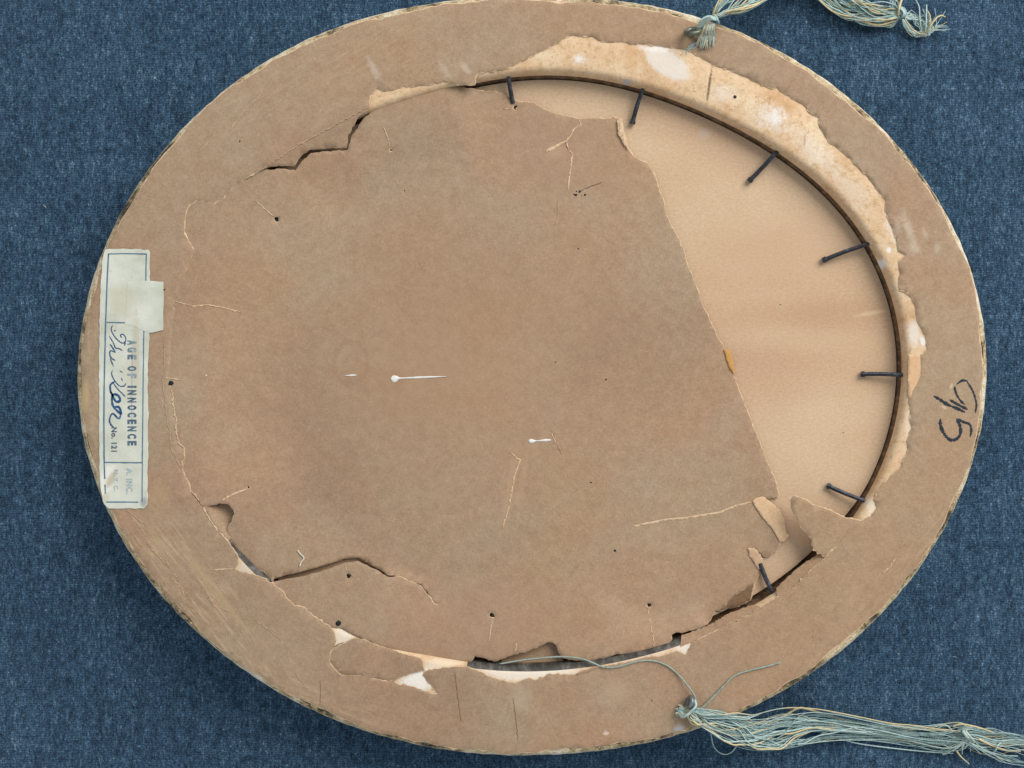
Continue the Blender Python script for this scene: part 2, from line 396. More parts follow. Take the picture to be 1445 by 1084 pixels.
prof = [('o', -7, 0.0), ('o', -2.5, 0.004), ('o', -0.9, 0.010), ('o', -0.7, H - 0.006), ('o', -0.9, H - 0.003), ('o', -2.2, H - 0.0006), ('o', -3.0, H), ('i', 1.8, H), ('i', 0.5, H - 0.0003),
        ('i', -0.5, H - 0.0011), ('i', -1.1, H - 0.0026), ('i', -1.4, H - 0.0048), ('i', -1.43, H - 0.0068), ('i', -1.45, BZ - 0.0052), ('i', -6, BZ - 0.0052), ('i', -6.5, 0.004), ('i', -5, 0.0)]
gap_shade = lambda k: (lambda t: 3 if math.radians(54) < t < math.radians(102.5) or math.radians(138) < t < math.radians(154) else k)  # sectors where the lip takes the grey with the gap's shade painted in
def grey_mat():  # grey rabbet wood, its colour darkened to stand for shade in the gaps
    m = M('shaded_grey_rabbet', 0.6, 0.3); st = m.noise(1, 4, 0.65, m.scaled((300, 300, 90)))
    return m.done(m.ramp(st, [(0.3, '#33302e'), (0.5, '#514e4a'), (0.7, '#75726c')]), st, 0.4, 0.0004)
body = child(sweep('frame_body', prof, [mat_rim, mat_wood, mat_wall, grey_mat()], [0, 0, 0, 0, 0, 0, 1, 1, gap_shade(1), gap_shade(1), gap_shade(1), gap_shade(2), 2, 2, 2, 2, 2]))
# the worn gilt edge
def anoise(scale_list, seed):
    r = np.random.default_rng(seed); s = np.zeros(N)
    for k, a in scale_list:
        for _ in range(3):
            kk = r.integers(k // 2 + 1, k + 2); s += a * np.cos(kk * TH + r.uniform(0, 6.28)) / 1.7
    return s
def rough(seed, a): return anoise([(14, a * .6), (60, a * .6), (170, a * .8)], seed)
jit = [rough(1, .35), rough(2, .30), rough(3, .15), rough(4, .14), rough(4, .14), rough(6, .1)]
gilt = child(sweep('gilt_edge', [('o', -3.0, H + 0.00005), ('o', -2.0, H - 0.0001), ('o', -0.9, H - 0.0007), ('o', -0.1, H - 0.0019), ('o', 0.0, H - 0.004), ('o', -0.6, H - 0.009)], [mat_rimdark, mat_rim, mat_rimpale], [0, 0, 2, 2, 1, 1], jit, False))

# backing board
tb = np.linspace(0, 2 * math.pi, 240, endpoint=False); bx, by = ring_px(tb, -(2.1 + 2.0 * sst(18, 30, np.degrees(tb)) * (1 - sst(66, 80, np.degrees(tb)))) / (S * 1000), RI)
bp = [((x - CX) * S, (CY - y) * S) for x, y in zip(bx, by)]
vs = [(x, y, BZ) for x, y in bp] + [(x, y, BZ - 0.005) for x, y in bp] + [(0.009, 0.004, BZ)]
nb = len(bp); fs = [(i, nb + i, nb + (i + 1) % nb, (i + 1) % nb) for i in range(nb)] + [(2 * nb, (i + 1) % nb, i) for i in range(nb)]
board = child(link('backing_board', vs, fs, mat_board))
board['label'] = 'pale tan backing board bared where the paper is torn away'

# ------------------------------------------------------------------ torn paper sheets
def sheet(name, outline, holes, zf, mats, lip=0.35, thick=0.00022, grid=9.0, seed=3, lipmask=None, smooth=True):
    """triangulated sheet of paper with a pale fibrous torn lip along every edge; all in photo pixels"""
    r = np.random.default_rng(seed)
    loops = [outline] + holes
    pts, edges = [], []
    for lp in loops:
        b = len(pts); pts += [tuple(p) for p in lp]; edges += [(b + i, b + (i + 1) % len(lp)) for i in range(len(lp))]
    o = np.array(outline); lo, hi = o.min(0), o.max(0)
    gx, gy = np.meshgrid(np.arange(lo[0], hi[0], grid), np.arange(lo[1], hi[1], grid * 0.87))
    g = np.stack([gx.ravel(), gy.ravel()], -1) + r.uniform(-0.3, 0.3, (gx.size, 2)) * grid
    keep = inpoly(g, outline)
    for h in holes: keep &= ~inpoly(g, h)
    g = g[keep]
    allp = [Vector(p) for p in pts] + [Vector(map(float, p)) for p in g]
    v2, e2, f2, *_ = delaunay_2d_cdt(allp, edges, [], 0, 1e-5)
    v = np.array([(p[0], p[1]) for p in v2]); f = np.array([t for t in f2 if len(t) == 3])
    c = v[f].mean(1); ok = inpoly(c, outline)
    for h in holes: ok &= ~inpoly(c, h)
    f = f[ok]
    a = v[f]; ar = (a[:, 1, 0] - a[:, 0, 0]) * (a[:, 2, 1] - a[:, 0, 1]) - (a[:, 1, 1] - a[:, 0, 1]) * (a[:, 2, 0] - a[:, 0, 0])
    f[ar > 0] = f[ar > 0][:, ::-1]          # photo y points down: flip so that normals look up
    z = zf(v[:, 0], v[:, 1])
    verts = [P(x, y, zz) for (x, y), zz in zip(v, z)]; faces = [tuple(t) for t in f]; mi = [0] * len(faces)
    ed = {}
    for t in f:
        for i in range(3):
            a_, b_ = int(t[i]), int(t[(i + 1) % 3]); ed[(a_, b_)] = 1
    bd = [(a_, b_) for (a_, b_) in ed if (b_, a_) not in ed]
    nrm = {}
    for a_, b_ in bd:                        # clockwise on the photo, outside is to the left of travel there
        d = v[b_] - v[a_]; d = d / (np.linalg.norm(d) + 1e-9); nn = np.array([-d[1], d[0]])
        for q in (a_, b_): nrm[q] = nrm.get(q, 0) + nn
    idx = {}
    for q, nn in nrm.items():
        nn = nn / (np.linalg.norm(nn) + 1e-9)
        w = lip * (0.25 + abs(r.normal(0, 1.0))) * (lipmask(*v[q]) if lipmask else 1.0)
        w = min(w, lip * 3.2) / (S * 1000)
        pq = v[q] + nn * w; idx[q] = len(verts)
        verts.append(P(pq[0], pq[1], z[q] - thick * (1.0 if w > 0.3 else 0.6)))
    for a_, b_ in bd:
        faces.append((b_, a_, idx[a_], idx[b_])); mi.append(1)
    # a short underside so that the edge has thickness
    o = link(name, verts, faces, mats, None, mi)
    me = o.data
    sm = [m_ == 0 and smooth for m_ in mi]; me.polygons.foreach_set('use_smooth', sm)
    return child(o)

# --- border paper glued to the frame's back (with the flaps that still hang over the opening)
BORDER_IN = [(246,424),(258,392),(268,368),(274,353),(260,330),(261,305),(266,290),(280,282),(302,287),(316,279),(322,268),(338,256),(363,242),
    (378,236),(394,234),(415,235),(422.5,223),(436,212),(461,210),(490,209),(491,191),(505,166),(521,151),
    (521.6,136),(531.5,125),(543,128.6),(554,127),(570,121),(586,122),(633,113.5),(634,117),(645,119),(670,120),(671,107),(677,103),(714,97),
    (750,79),(791,58),(802,50),(822,51),(836,51),(847,57),(863,59.5),(881,58),(891,62),(905,61.5),(935,65),(966,69),(979.6,75),(1007,91),(1027,97),(1049,107),(1068,116),(1089,125),
    (1096,123),(1104.5,130),(1125,142.5),(1136,149),(1142,159),(1156,166),(1157,180),(1170,199),(1194.5,219),(1222,246),(1239,268.5),(1251,282),(1250,297),(1255,313),(1264,333),
    (1268,355),(1279,360),(1269,368.5),(1269,399),(1271,409),(1286,413),(1291,427),(1295.5,454),(1306.6,474),(1309,493),(1300,501),(1300,529),(1291,548.5),(1283,565),(1285,580),
    (1284,591.5),(1287,602.6),(1280,622),(1281.7,636),(1272,658),(1255,674.6),(1241.5,687),(1234,705),(1238,716),(1230,728.5),(1214,735),
    (1193,731),(1183,726),(1175,721.6),(1150,713),(1125,701),(1120,699.5),(1115,705),(1117,719),(1131,744),(1143,757.6),(1149,775.6),(1154,781),(1166,785.5),
    (1149,801),(1119.7,830.6),(1097.5,843),(1077,856),(1053,870),(1031,880),(1013,889.5),(977,906),(968,924),(955,919),(933.6,926),(912,927.5),(890,933),(858,939.5),
    (847.6,942),(839,946),(819,953),(799.5,952),(776,951),(759.6,959),(743,958),(729.7,964),(706.4,960.6),(688,954),(671.6,945),(656.6,940.5),(640,941),(606,945.5),(599.5,948),
    (597,953),(604.5,963),(619,979.6),(611,980),(593,973),(573,967),(563,966),(555.4,961.5),(540,961),(526,958),(516,953.5),(501.5,952.5),(483,954),(477,950),(464,934),(465.5,921),(471,913),
    (474,905),(471.6,893),(465,883),(460,881),(449,874.5),(440.5,867.5),(429,857),(415.6,855),(406,846),(399,835),(385,824),
    (376,817),(365,812.5),(343,808),(332,804),(335.6,793),(336,786),(326.5,771),(320.7,763),(306.5,749),(296.6,735),(287.4,718),(276.6,702),(270,694),
    (268,688),(260,669),(257,661),(261,644),(261,633),(251.6,625),(249.4,614),(249,594),(246,583),(243,564),(243,551),(244,545),(238,539),(241,533),(241,500),(243,460)]
tt = np.linspace(0, 2 * math.pi, 420, endpoint=False)
ox, oy = ring_px(tt, -2.7 / (S * 1000), RO)
rr = np.random.default_rng(11)
wob = sum(a * np.cos(k * tt + rr.uniform(0, 6)) for k, a in ((3, 1.0), (9, 1.2), (17, 1.2), (31, 1.0), (53, .8), (97, .6))) + rr.normal(0, .5, 420)
ox = ox + wob * np.cos(tt); oy = oy + wob * np.sin(tt)
border_out = list(zip(ox, oy))
def z_border(px, py):
    px = np.asarray(px, float); py = np.asarray(py, float)
    d = np.maximum(depth_in(px, py), 0)
    slope = np.where(px < 650, 0.30, 0.02)
    z = H + 0.00040 - slope * d * S
    # hanging corner at the lower right lifts a little at its tip
    z = z + 0.0012 * sst(20, 75, d) * (px > 1000)
    return z
left_soft = lambda x, y: (0.8 if 545 < y < 670 else 0.35) if x < 262 and 330 < y < 720 else (0.3 if 365 < x < 530 and 150 < y < 250 else 1.0)
border = sheet('paper_border', border_out, [jag(BORDER_IN, 0.55, 4.0, True, 5)], z_border, [mat_paper, mat_torn], lip=0.28, grid=11, seed=4, lipmask=left_soft)
border['label'] = 'brown paper still glued to the rim of the frame'

# --- detached scrap of the border
scrap = [(506,900.5),(526,908),(556,918),(581,926),(594,929),(597,940),(598.5,945.5),(579.5,950),(563,955.5),(556,960),(540,958.5),(526,955.5),(516,951),(501.5,950),(484,951.5),(479,948),(467,934),(468.5,921),(473,914.5),(485,908.5),(498,901.5)]
sc = sheet('paper_scrap', jag(scrap, 0.4, 4, True, 6), [], lambda x, y: H + 0.00075 - 0.05 * np.maximum(depth_in(x, y), 0) * S + 0.0002 * np.sin(x * .09) , [mat_paper, mat_torn], lip=0.22, grid=9, seed=5)

# --- the sagging sheet over the opening
SHEET = [(234,470),(237,420),(249,385),(262,354),(250,330),(251,300),(258,281),(278,271),(302,276),(313,267),(330,247),(360,233),
    (372,239),(380,240),(395,238.3),(417,240.5),(426.5,228),(439,216.5),(462,213.5),(491,212),(495.5,194),(510.5,171),(525,156),(530,151),(545,146),(560,141.5),(580,135.5),(600,130),(620,125.5),(640,123),(655,124),(668,125),
    (685,130),(694,129),(703,131),(721,138.5),(732,143.5),(752,144.5),(765,152),(778,159),(799,163.6),(817,168),(837,166.6),(853.6,168),(865,165),(877,169.5),(878.7,181),(881.6,194.6),(886,211),(896,222.6),(914,231.5),
    (920,240),(927,257),(935.5,281),(941,305),(952,327),(964.5,352),(971,377),(980,396),(991,429.5),(1007,463),(1022.7,494.5),(1034,527),(1043,551),(1054.5,580.5),(1071,622),(1085,658),(1093,676),(1099,697),(1097,703),
    (1086,703),(1078,706),(1092,720),(1101,740),(1106,757),(1102,765),(1094,779),(1085,786),(1077,785),(1071,779),(1061,776),(1066,786),(1074,800),(1073.5,808),(1066,821),(1059,847),(1038.5,856.5),(1020,860.5),(1009,861.6),(1004,871.5),
    (995,883),(980,888.6),(962,893),(955,892),(948,897.6),(949,904),(941,913),(924.6,918),(906.6,921),(888.6,923),(867,926),(854,930),(836,933.5),(814,934),(796,931),(790,925),(786,915),(781,909),(773,907.4),(761,914),(748,919),
    (730,925),(716,928),(705,933),(696.5,935),(686.5,931.5),(676.5,928),(670,927),(664,935.5),(640,933),(613,931),(594,932),(581,930),(556,922),(526,912),(509,900.5),(496.5,894),(483,885),(471,886),(456,886),(443,878),(431,866),(415,863),(400,853),(392,840),(384,826),
    (384,820.5),(376,811),(374,807),(364.7,803),(353,799),(341,786),(331.5,773),(324,761),(320.7,753),(321.5,746),(327,737),(328,733),(332,721),(321.5,711.5),(309,710),(297,713.5),(284,715),(268,700),(259,688),(251,669),(248,660),(252,644),(251,636),(242,627),(240,614),(239,594),(236,583),(233,560),(231,540),(232,500)]
SLIT_LO = [(386,821.5),(400,818.5),(420,815),(455,806),(486,795),(505,792),(522,800.5),(535.6,807),(546.7,814),(566,814),(577,820),(594,826.5),(605,841.5),(612,852),(624,854)]
SLIT_UP = [(612,850.8),(606,840),(595,825.3),(577.5,818.6),(566,812.6),(547,812),(537,804.6),(523,797.4),(506,787.2),(486,788.6),(455,799),(420,808.2),(400,812.8),(386,817.2)]
def hole(px, py, r, seed, n=9):
    q = np.random.default_rng(seed); return [(px + r * q.uniform(.6, 1.25) * math.cos(2 * math.pi * i / n), py + r * q.uniform(.6, 1.25) * math.sin(2 * math.pi * i / n)) for i in range(n)]
PUNCT = [(551, 212, 3.2), (391, 309.5, 4.0), (351, 687.5, 3.0), (492, 812.5, 3.4), (695, 868.5, 4.2), (916, 853.5, 4.0), (727, 151.5, 4.2)]
holes = [jag(SLIT_LO, .3, 5, False, 8) + jag(SLIT_UP, .2, 5, False, 9)] + [hole(x, y, r, int(x)) for x, y, r in PUNCT]
FLAP_D = [(x, y - 2.6) for x, y in SLIT_LO] + [(650, 880), (650, 950), (500, 930), (400, 880), (370, 824)]
def z_sheet(px, py):
    px = np.asarray(px, float); py = np.asarray(py, float); d = depth_in(px, py)
    ang = np.degrees(np.arctan2(py - OC[1], px - OC[0]))          # photo angles: 180 left, -90 top, 90 bottom
    aa = np.where(ang < 0, ang + 360, ang)                         # 0..360, left = 180
    glued = sst(145, 157, aa) * (1 - sst(212, 232, aa))            # still joined to the border at the left
    e = 0.0034 * (1 - glued) - 0.00018 * glued
    up = sst(200, 212, aa) * (1 - sst(252, 264, aa))
    e = e * (1 - up) + up * np.where(aa < 232, 0.0012, 0.0020)
    e = np.where((aa > 264) | (aa < 55), np.maximum(e, 0.0074), e)
    e = np.where((aa > 252) & (aa <= 264), 0.0020 + 0.0054 * sst(252, 264, aa), e)
    side = (aa > 151.5) & (aa < 236)
    e = np.where(side, -0.00018 + (e + 0.00018) * sst(-2, 9, d), e)
    w = 60 + 110 * np.maximum(np.maximum(glued, up * .6), .75 * sst(62, 76, aa) * (1 - sst(150, 170, aa)))
    deep = 0.0076
    z = H - (e + (deep - e) * sst(0, 1, np.maximum(d, 0) / w))
    z = z + 0.0006 * np.sin(px * 0.011 + 1.0) * np.sin(py * 0.013) * sst(20, 90, d)
    zf = H - 0.0002 - 0.05 * np.maximum(d, 0) * S                   # the flap standing proud at the lower left
    k = inpoly(np.stack([px, py], -1), FLAP_D) * (1 - sst(520, 640, px))
    z = np.where(k > 0, zf * k + z * (1 - k), z)
    tear_hi = 0.0022 * sst(480, 372, np.hypot(px - 330, (py - 770) * .9)*1.0 + 330) * 0
    return z + tear_hi
def lip_sheet(x, y):
    if x < 345 and 235 < y < 715: return 0.2
    if 384 < x < 560 and 785 < y < 825: return 0.12
    if 365 < x < 530 and 150 < y < 245: return 0.15
    if y > 815 and x < 520: return 0.5
    if 868 < x < 890 and y < 215: return 2.0
    if x > 925 and y < 700: return 0.9
    if 500 < x < 660 and y < 170: return 0.3
    if y > 880: return 0.35
    return 0.8
SHEET = [(OC[0] + (x - OC[0]) * .996, OC[1] + (y - OC[1]) * .996) if y > 880 and 662 < x < 950 else (x, y) for x, y in SHEET]
paper = sheet('dust_paper', jag(SHEET, 0.5, 4.0, True, 12), holes, z_sheet, [mat_paper, mat_torn], lip=0.30, grid=8, seed=6, lipmask=lip_sheet)
paper['label'] = 'large torn sheet of brown paper sagging over the backing board'

# --- smaller hanging and folded bits
def patch(name, poly, zf, mats, lip=0.2, grid=5, seed=1, amp=0.35):
    return sheet(name, jag(poly, amp, 3.0, True, seed), [], zf, mats, lip=lip, grid=grid, seed=seed)
patch('torn_flap', [(284,714),(297,706),(312,702),(330,706),(340,720),(338,736),(330,752),(322,764),(306.5,749),(297,735)],
      lambda x, y: H + 0.0001 - 0.0050 * sst(0, 24, depth_in(x, y)), [mat_paper, mat_tornbrown], seed=21)
fold = patch('folded_corner', [(1061.5,707),(1068,702.5),(1077,701),(1088,709.7),(1100,720),(1106,733),(1110,753),(1114,756),(1107,764),(1101,765),(1090,746),(1073.5,727)],
      lambda x, y: H - 0.0071 + 0.0005 * sst(-4, 24, (x - 1061) * .75 - (y - 707) * .55) - .0004 * sst(1096, 1104, x) * sst(716, 724, y), [mat_fold, mat_torn], seed=22, amp=.12, lip=.12)
patch('torn_fibres', [(1055,774),(1066,776),(1073,783),(1075.5,789),(1074,797),(1075,803),(1070,802),(1062,790)], lambda x, y: H - 0.0071 + 0 * x, [plain('pale_underside', '#b89678', '#c6a686'), mat_torn], seed=23, amp=.5)
patch('folded_corner', [(1018,860),(1040,838),(1064,822),(1061,836),(1058,847),(1038,856)], lambda x, y: H - 0.0066 + 0 * x, [mat_dark, mat_torn], seed=24, lip=.12)
patch('torn_fibres', [(1022,493),(1030,497),(1034,511),(1036,529),(1030,519),(1025,505)], lambda x, y: H - 0.0071 + 0 * x, [mat_orange, mat_orange], seed=25)
patch('torn_fibres', [(871,170),(877,169.5),(879.5,181),(882,195),(887,211),(880,203),(872,188)], lambda x, y: H - 0.0070 + 0 * x, [mat_torn, mat_torn], seed=26)
patch('torn_fibres', [(1270,410),(1286,412.5),(1291,427),(1292,434),(1286,420),(1278,414)], lambda x, y: H + 0.0003 + 0 * x, [mat_tornbrown, mat_torn], seed=27)
patch('torn_fibres', [(1300,502),(1281.5,500),(1281.5,560),(1284,563),(1291,548),(1300,529)], lambda x, y: H + 0.0002 + 0 * x, [plain('peach_fibre', '#cda57d', '#d9b48d'), mat_torn], seed=28, lip=.1)
def strip(name, A, B, zA, zB, seed):
    a = np.array(jag(A, .2, 4, False, seed)); b = smooth_path(B, len(a)) + np.random.default_rng(seed).normal(0, .5, (len(a), 2))
    vs = [P(x, y, zA) for x, y in a] + [P((x + u) / 2, (y + w) / 2, (zA + zB) / 2 + .0004) for (x, y), (u, w) in zip(a, b)] + [P(x, y, zB) for x, y in b]
    m_ = len(a); fs = [(r * m_ + i, r * m_ + i + 1, (r + 1) * m_ + i + 1, (r + 1) * m_ + i) for r in range(2) for i in range(m_ - 1)]
    return child(link(name, vs, fs, mat_paper, None, None, True))
strip('torn_flap', [(1168,785),(1149,801.5),(1120,831),(1097,844)], [(1154,782),(1136,794),(1112,814),(1096,830)], H + .0002, H - .0034, 31)
strip('torn_flap', [(1077,857),(1031,881),(1013,890),(960,913)], [(1063,853),(1026,867),(1002,881),(962,897)], H + .0002, H - .0034, 32)
patch('torn_flap', [(705,936),(716,927),(748,916),(773,903),(788,909),(793,926),(796,938),(750,942)], lambda x, y: H - 0.0080 + 0 * x, [mat_paper, mat_tornbrown], seed=29)
strip('torn_flap', [(847,942),(835,948),(819,953)], [(846,941),(830,944),(812,951)], H + .0003, H + .0008, 33)

# ------------------------------------------------------------------ cracks, creases, ink: ribbons laid on the paper
def ribbon(name, pts, width, zf, mat, lift=0.00012, ridge=0.00012, wob=0.5, amp=0.4, seed=1, parent=None, step=2.5, taper=True):
    r = np.random.default_rng(seed)
    p = np.array(jag(pts, amp, step, False, seed)) if amp > 0 else np.array(pts, float)
    t = np.gradient(p, axis=0); t /= (np.linalg.norm(t, axis=1, keepdims=True) + 1e-9); nn = np.stack([-t[:, 1], t[:, 0]], -1)
    k = len(p); w = width * .5 * (1 + wob * r.normal(0, .6, k)).clip(.2, 2)
    if taper: w = w * np.minimum(1, np.minimum(np.arange(k), np.arange(k)[::-1]) / 2.0 * .6 + .3)
    z = zf(p[:, 0], p[:, 1]); vs = []
    for i in range(k):
        a, b = p[i] - nn[i] * w[i], p[i] + nn[i] * w[i]
        vs += [P(*a, z[i] + lift), P(*p[i], z[i] + lift + ridge), P(*b, z[i] + lift)]
    fs = []
    for i in range(k - 1):
        a = 3 * i; fs += [(a + 1, a, a + 3, a + 4), (a + 2, a + 1, a + 4, a + 5)]
    return child(link(name, vs, fs, mat), parent or ROOT)
def sub(o, parent):                     # sub-part of a part that already sits at world coordinates
    o.parent = parent; o.location = (0, 0, 0); return o
def on(part, zf):
    def f(name, pts, w, mat, **kw):
        o = ribbon(name, pts, w, zf, mat, **kw); return sub(o, part)
    return f
cr = on(paper, z_sheet); cb = on(border, z_border)
for i, (pts, w, m_) in enumerate([
    ([(359.6,283),(376,297),(388,307)], 1.5, mat_torn), ([(246,425),(271,432),(293,430),(315,434),(340,440.6)], 1.5, mat_torn),
    ([(893,743),(916,738),(941,733),(966,731),(1016,723),(1038,714),(1062,708)], 2.6, mat_torn),
    ([(721,638.6),(729,647),(736,649),(732,654),(725,674.6),(722.5,691),(718,716),(709,746)], 2.0, mat_torn),
    ([(779,606),(782,616),(788,628),(793,641)], 3.0, mat_tornbrown), ([(777.5,606),(780.5,616),(786,627)], 1.6, mat_torn),
    ([(817,168),(820,176),(810,182),(806,190),(799,200),(802,211),(808,217),(806,232),(803,255),(802,268)], 1.8, mat_torn),
    ([(803,196),(790,203),(780,209),(771,214)], 4.0, mat_torn), ([(799,199),(800,207),(806,216)], 1.2, mat_dark),
    ([(541,178),(546,192),(550,207)], 1.6, mat_torn), ([(695,873),(693,885),(690,905)], 1.6, mat_torn), ([(914,857),(918,880),(922,900),(923,916)], 1.2, mat_torn),
    ([(349,690),(330,697),(312,707)], 2.2, mat_torn), ([(492,817),(487,824)], 2.0, mat_torn), ([(486,797),(490,806)], 1.0, mat_torn),
    ([(730,903),(727,922)], 1.2, mat_torn), ([(782,321),(787,307),(787,282)], 1.2, mat_creasel), ([(255,537),(241,534),(230,533)], 1.6, mat_torn),
    ([(624,854),(612,852.5),(606,842)], 1.6, mat_torn), ([(710,153),(722,154)], 1.0, mat_torn), ([(818,270),(833,263),(850,257)], 0.9, mat_dark)]):
    cr('tear', pts, w, m_, seed=40 + i)
for i, (pts, w, m_) in enumerate([
    ([(206,766),(222,783),(238,802)], 1.4, mat_creasel), ([(178,720),(192,730),(207,742)], 1.6, mat_creasel), ([(224,780),(246,808)], 1.2, mat_creasel), ([(243,741),(257,763)], 1.2, mat_creasel),
    ([(249,817),(266,842)], 1.2, mat_creasel), ([(300,850),(322,864)], 1.2, mat_creasel), ([(335,856),(346,875)], 1.2, mat_creasel), ([(360,875),(378,888),(396,903)], 1.2, mat_creasel), ([(415,950),(430,966)], 1.0, mat_creasel),
    ([(642,948),(646,985),(651,1018)], .5, mat_dark), ([(724,985),(728,1012),(731,1046)], .5, mat_dark), ([(452,960),(452,996)], .5, mat_dark),
    ([(376,119),(362,140),(343,158),(324,185)], 2.0, mat_creasel), ([(307,183),(295,200),(280,216)], 1.6, mat_creasel), ([(350,860),(347,855)], 1, mat_creasel), ([(300,804),(318,803),(332,803.5)], 1.6, mat_torn),
    ([(1165,786),(1174,776),(1182,770)], 2.0, mat_torn), ([(1185,765),(1200,750),(1209,741)], 1.0, mat_creasel), ([(1298,736),(1292,745)], 1.2, mat_torn), ([(1265,786),(1256,800),(1246,809)], 1.6, mat_torn),
    ([(232,524),(231,480)], 1.2, mat_creasel), ([(229,530),(234,580),(244,640),(257,662)], 1.4, mat_creasel), 
    ([(471,912.5),(485,906)], 1.2, mat_dark), ([(367,241),(420,205),(470,178),(520,150)], 1.4, mat_creasel), ([(1166,785),(1120,830),(1077,856),(1013,889)], 1.2, mat_creasel),
    ([(286,716),(306,749),(321,764)], 1.3, mat_torn), ([(270,694),(278,704),(287,717)], 1.3, mat_dark)]):
    cb('crease', pts, w, m_, seed=80 + i)
rs_ = np.random.default_rng(77)
for i in range(26):                     # scuffed wrinkles slanting across the lower left
    x0, y0 = rs_.uniform(165, 330), 0; y0 = 705 + (x0 - 165) * 0.98 + rs_.uniform(0, 75); L_ = rs_.uniform(14, 46)
    pts = [(x0, y0), (x0 + L_ * .32 + rs_.normal(0, 1), y0 + L_ * .38), (x0 + L_ * .62, y0 + L_ * .8 + rs_.normal(0, 1.5))]
    if all(depth_in(*p) < -14 and RO(math.atan2(p[1] - OC[1], p[0] - OC[0])) - math.hypot(p[0] - OC[0], p[1] - OC[1]) > 18 for p in pts):
        cb('crease', pts, rs_.uniform(.8, 2.4), mat_creasel, seed=160 + i, ridge=.00008, lift=.00006, amp=.6)
for i in range(22):                     # short scratches elsewhere on the border
    t_ = rs_.uniform(0, 6.283); rr_ = float(RI(t_)) + (float(RO(t_)) - float(RI(t_))) * rs_.uniform(.2, .85); x0, y0 = OC[0] + rr_ * math.cos(t_), OC[1] + rr_ * math.sin(t_)
    if y0 < 110 or (x0 > 1240 and y0 < 720) or (x0 < 240 and 330 < y0 < 730): continue
    a_ = t_ + 1.57 + rs_.normal(0, .5); L_ = rs_.uniform(5, 16)
    cb('crease', [(x0, y0), (x0 + L_ * math.cos(a_), y0 + L_ * math.sin(a_))], rs_.uniform(.6, 1.3), mat_creasel, seed=190 + i, ridge=.00006, lift=.00006)
for i, pts in enumerate([[(1366,538),(1358,537),(1350,542.5)], [(1348,545),(1347.6,549),(1350.5,557.6),(1356.4,566.5),(1362,571)], [(1365,539),(1372,550),(1376.3,562),(1378,572),(1376.3,583)],
        [(1317.7,558.7),(1326.5,564),(1337.6,571),(1352,577),(1362,582)], [(1340.4,564.3),(1352,571),(1365.8,578)],
        [(1327,591),(1327.5,601),(1333,613),(1341,620.7),(1349.8,619.6),(1355.3,612),(1354.8,601),(1350,590.5)], [(1350,591),(1356.4,594),(1361,596),(1368.6,599),(1370.8,607.5),(1369,617)]]):
    q = smooth_path(pts, max(10, int(sum(np.hypot(*np.diff(np.array(pts), axis=0).T)) / 1.6)))
    cb('ink_stroke', q, [3.0, 2.6, 2.4, 3.6, 3.8, 4.0, 3.2][i], mat_ink, amp=0, wob=.35, ridge=.00002, seed=130 + i)
# ink spots and worm specks on the sheet
def spot(px, py, r, zf, part, seed, mat=mat_spot, name='ink_spot', lift=.0001):
    p = hole(px, py, r * .85, seed, 8); z = float(zf(np.array([px]), np.array([py]))[0])
    vs = [P(x, y, z + lift) for x, y in p] + [P(px, py, z + lift + .0001)]
    return sub(child(link(name, vs, [(8, (i + 1) % 8, i) for i in range(8)], mat)), part)
for i, (x, y, r) in enumerate([(818,270.5,2.4),(812.5,275,2.4),(813.5,270,1.4),(825.5,275,2.0),(810,274,1.2),(821,276.5,.8),(834,681,1.5),(868,777,2.3),(855,535.5,1.5),(784,511,1.2),(816,351,1.3),(571,269,1.2)]):
    spot(x, y, r, z_sheet, paper, 200 + i)
for i, (pts, w) in enumerate([([(243,549),(244,560),(244,570),(247,583),(249,594),(248,605),(250,615),(252,625),(260,632),(261,644),(257,652),(258,661)], 1.9), ([(251,616),(262,614.5)], 1.6), ([(252,624),(262,633),(275,630),(283,622)], 1.5)]):
    cb('tear', pts, w, mat_torn, seed=270 + i, amp=.9, lift=.0002)
for i, (x, y, r) in enumerate([(338.5,199,1.5),(920,989,1.0),(232,409,1.5)]): spot(x, y, r, z_border, border, 230 + i)
spot(291, 530, 2.0, z_sheet, paper, 240, mat_torn)
for i, (x, y, r) in enumerate([(1101, 430, 1.0), (1102, 553, .8), (1190, 610.5, .8)]):
    spot(x, y, r, lambda a, b: BZ + 0 * a, board, 250 + i)
# white paint drips
def drip(pts, widths, seed):
    p = smooth_path([(x, y, w) for (x, y), w in zip(pts, widths)], 28); z = z_sheet(p[:, 0], p[:, 1]); r = np.random.default_rng(seed)
    t = np.gradient(p[:, :2], axis=0); t /= np.linalg.norm(t, axis=1, keepdims=True) + 1e-9; nn = np.stack([-t[:, 1], t[:, 0]], -1)
    vs, fs = [], []
    for i in range(len(p)):
        w = max(p[i, 2], .25) * .5 * r.uniform(.85, 1.15)
        for k, hh in ((-1, .00008), (-.6, .0003), (0, .00042), (.6, .0003), (1, .00008)): vs.append(P(*(p[i, :2] + nn[i] * w * k), z[i] + hh))
    for i in range(len(p) - 1):
        for k in range(4): a = 5 * i + k; fs.append((a + 1, a, a + 5, a + 6))
    return sub(child(link('paint_drip', vs, fs, mat_white, None, None, True)), paper)
drip([(551.5,534.5),(554,534.5),(557,534.5),(560.5,534),(564,534),(575,533.5),(592,532.8),(612,532),(630,531.5)], [2, 8, 9.5, 7, 2.6, 2.4, 3.2, 2.0, .6], 1)
drip([(486.5,530.2),(492,530),(497,529.8),(503.5,529.5)], [.5, 1.8, 2.6, 1.2], 2)
drip([(746,622.5),(748,622.5),(750.5,622.5),(753,622.5),(757,622.3),(763,622),(769,621.5),(774,621.3),(778.5,621.2)], [2, 5.5, 6, 4.5, 1.4, 2.2, 3.8, 3.0, .6], 3)

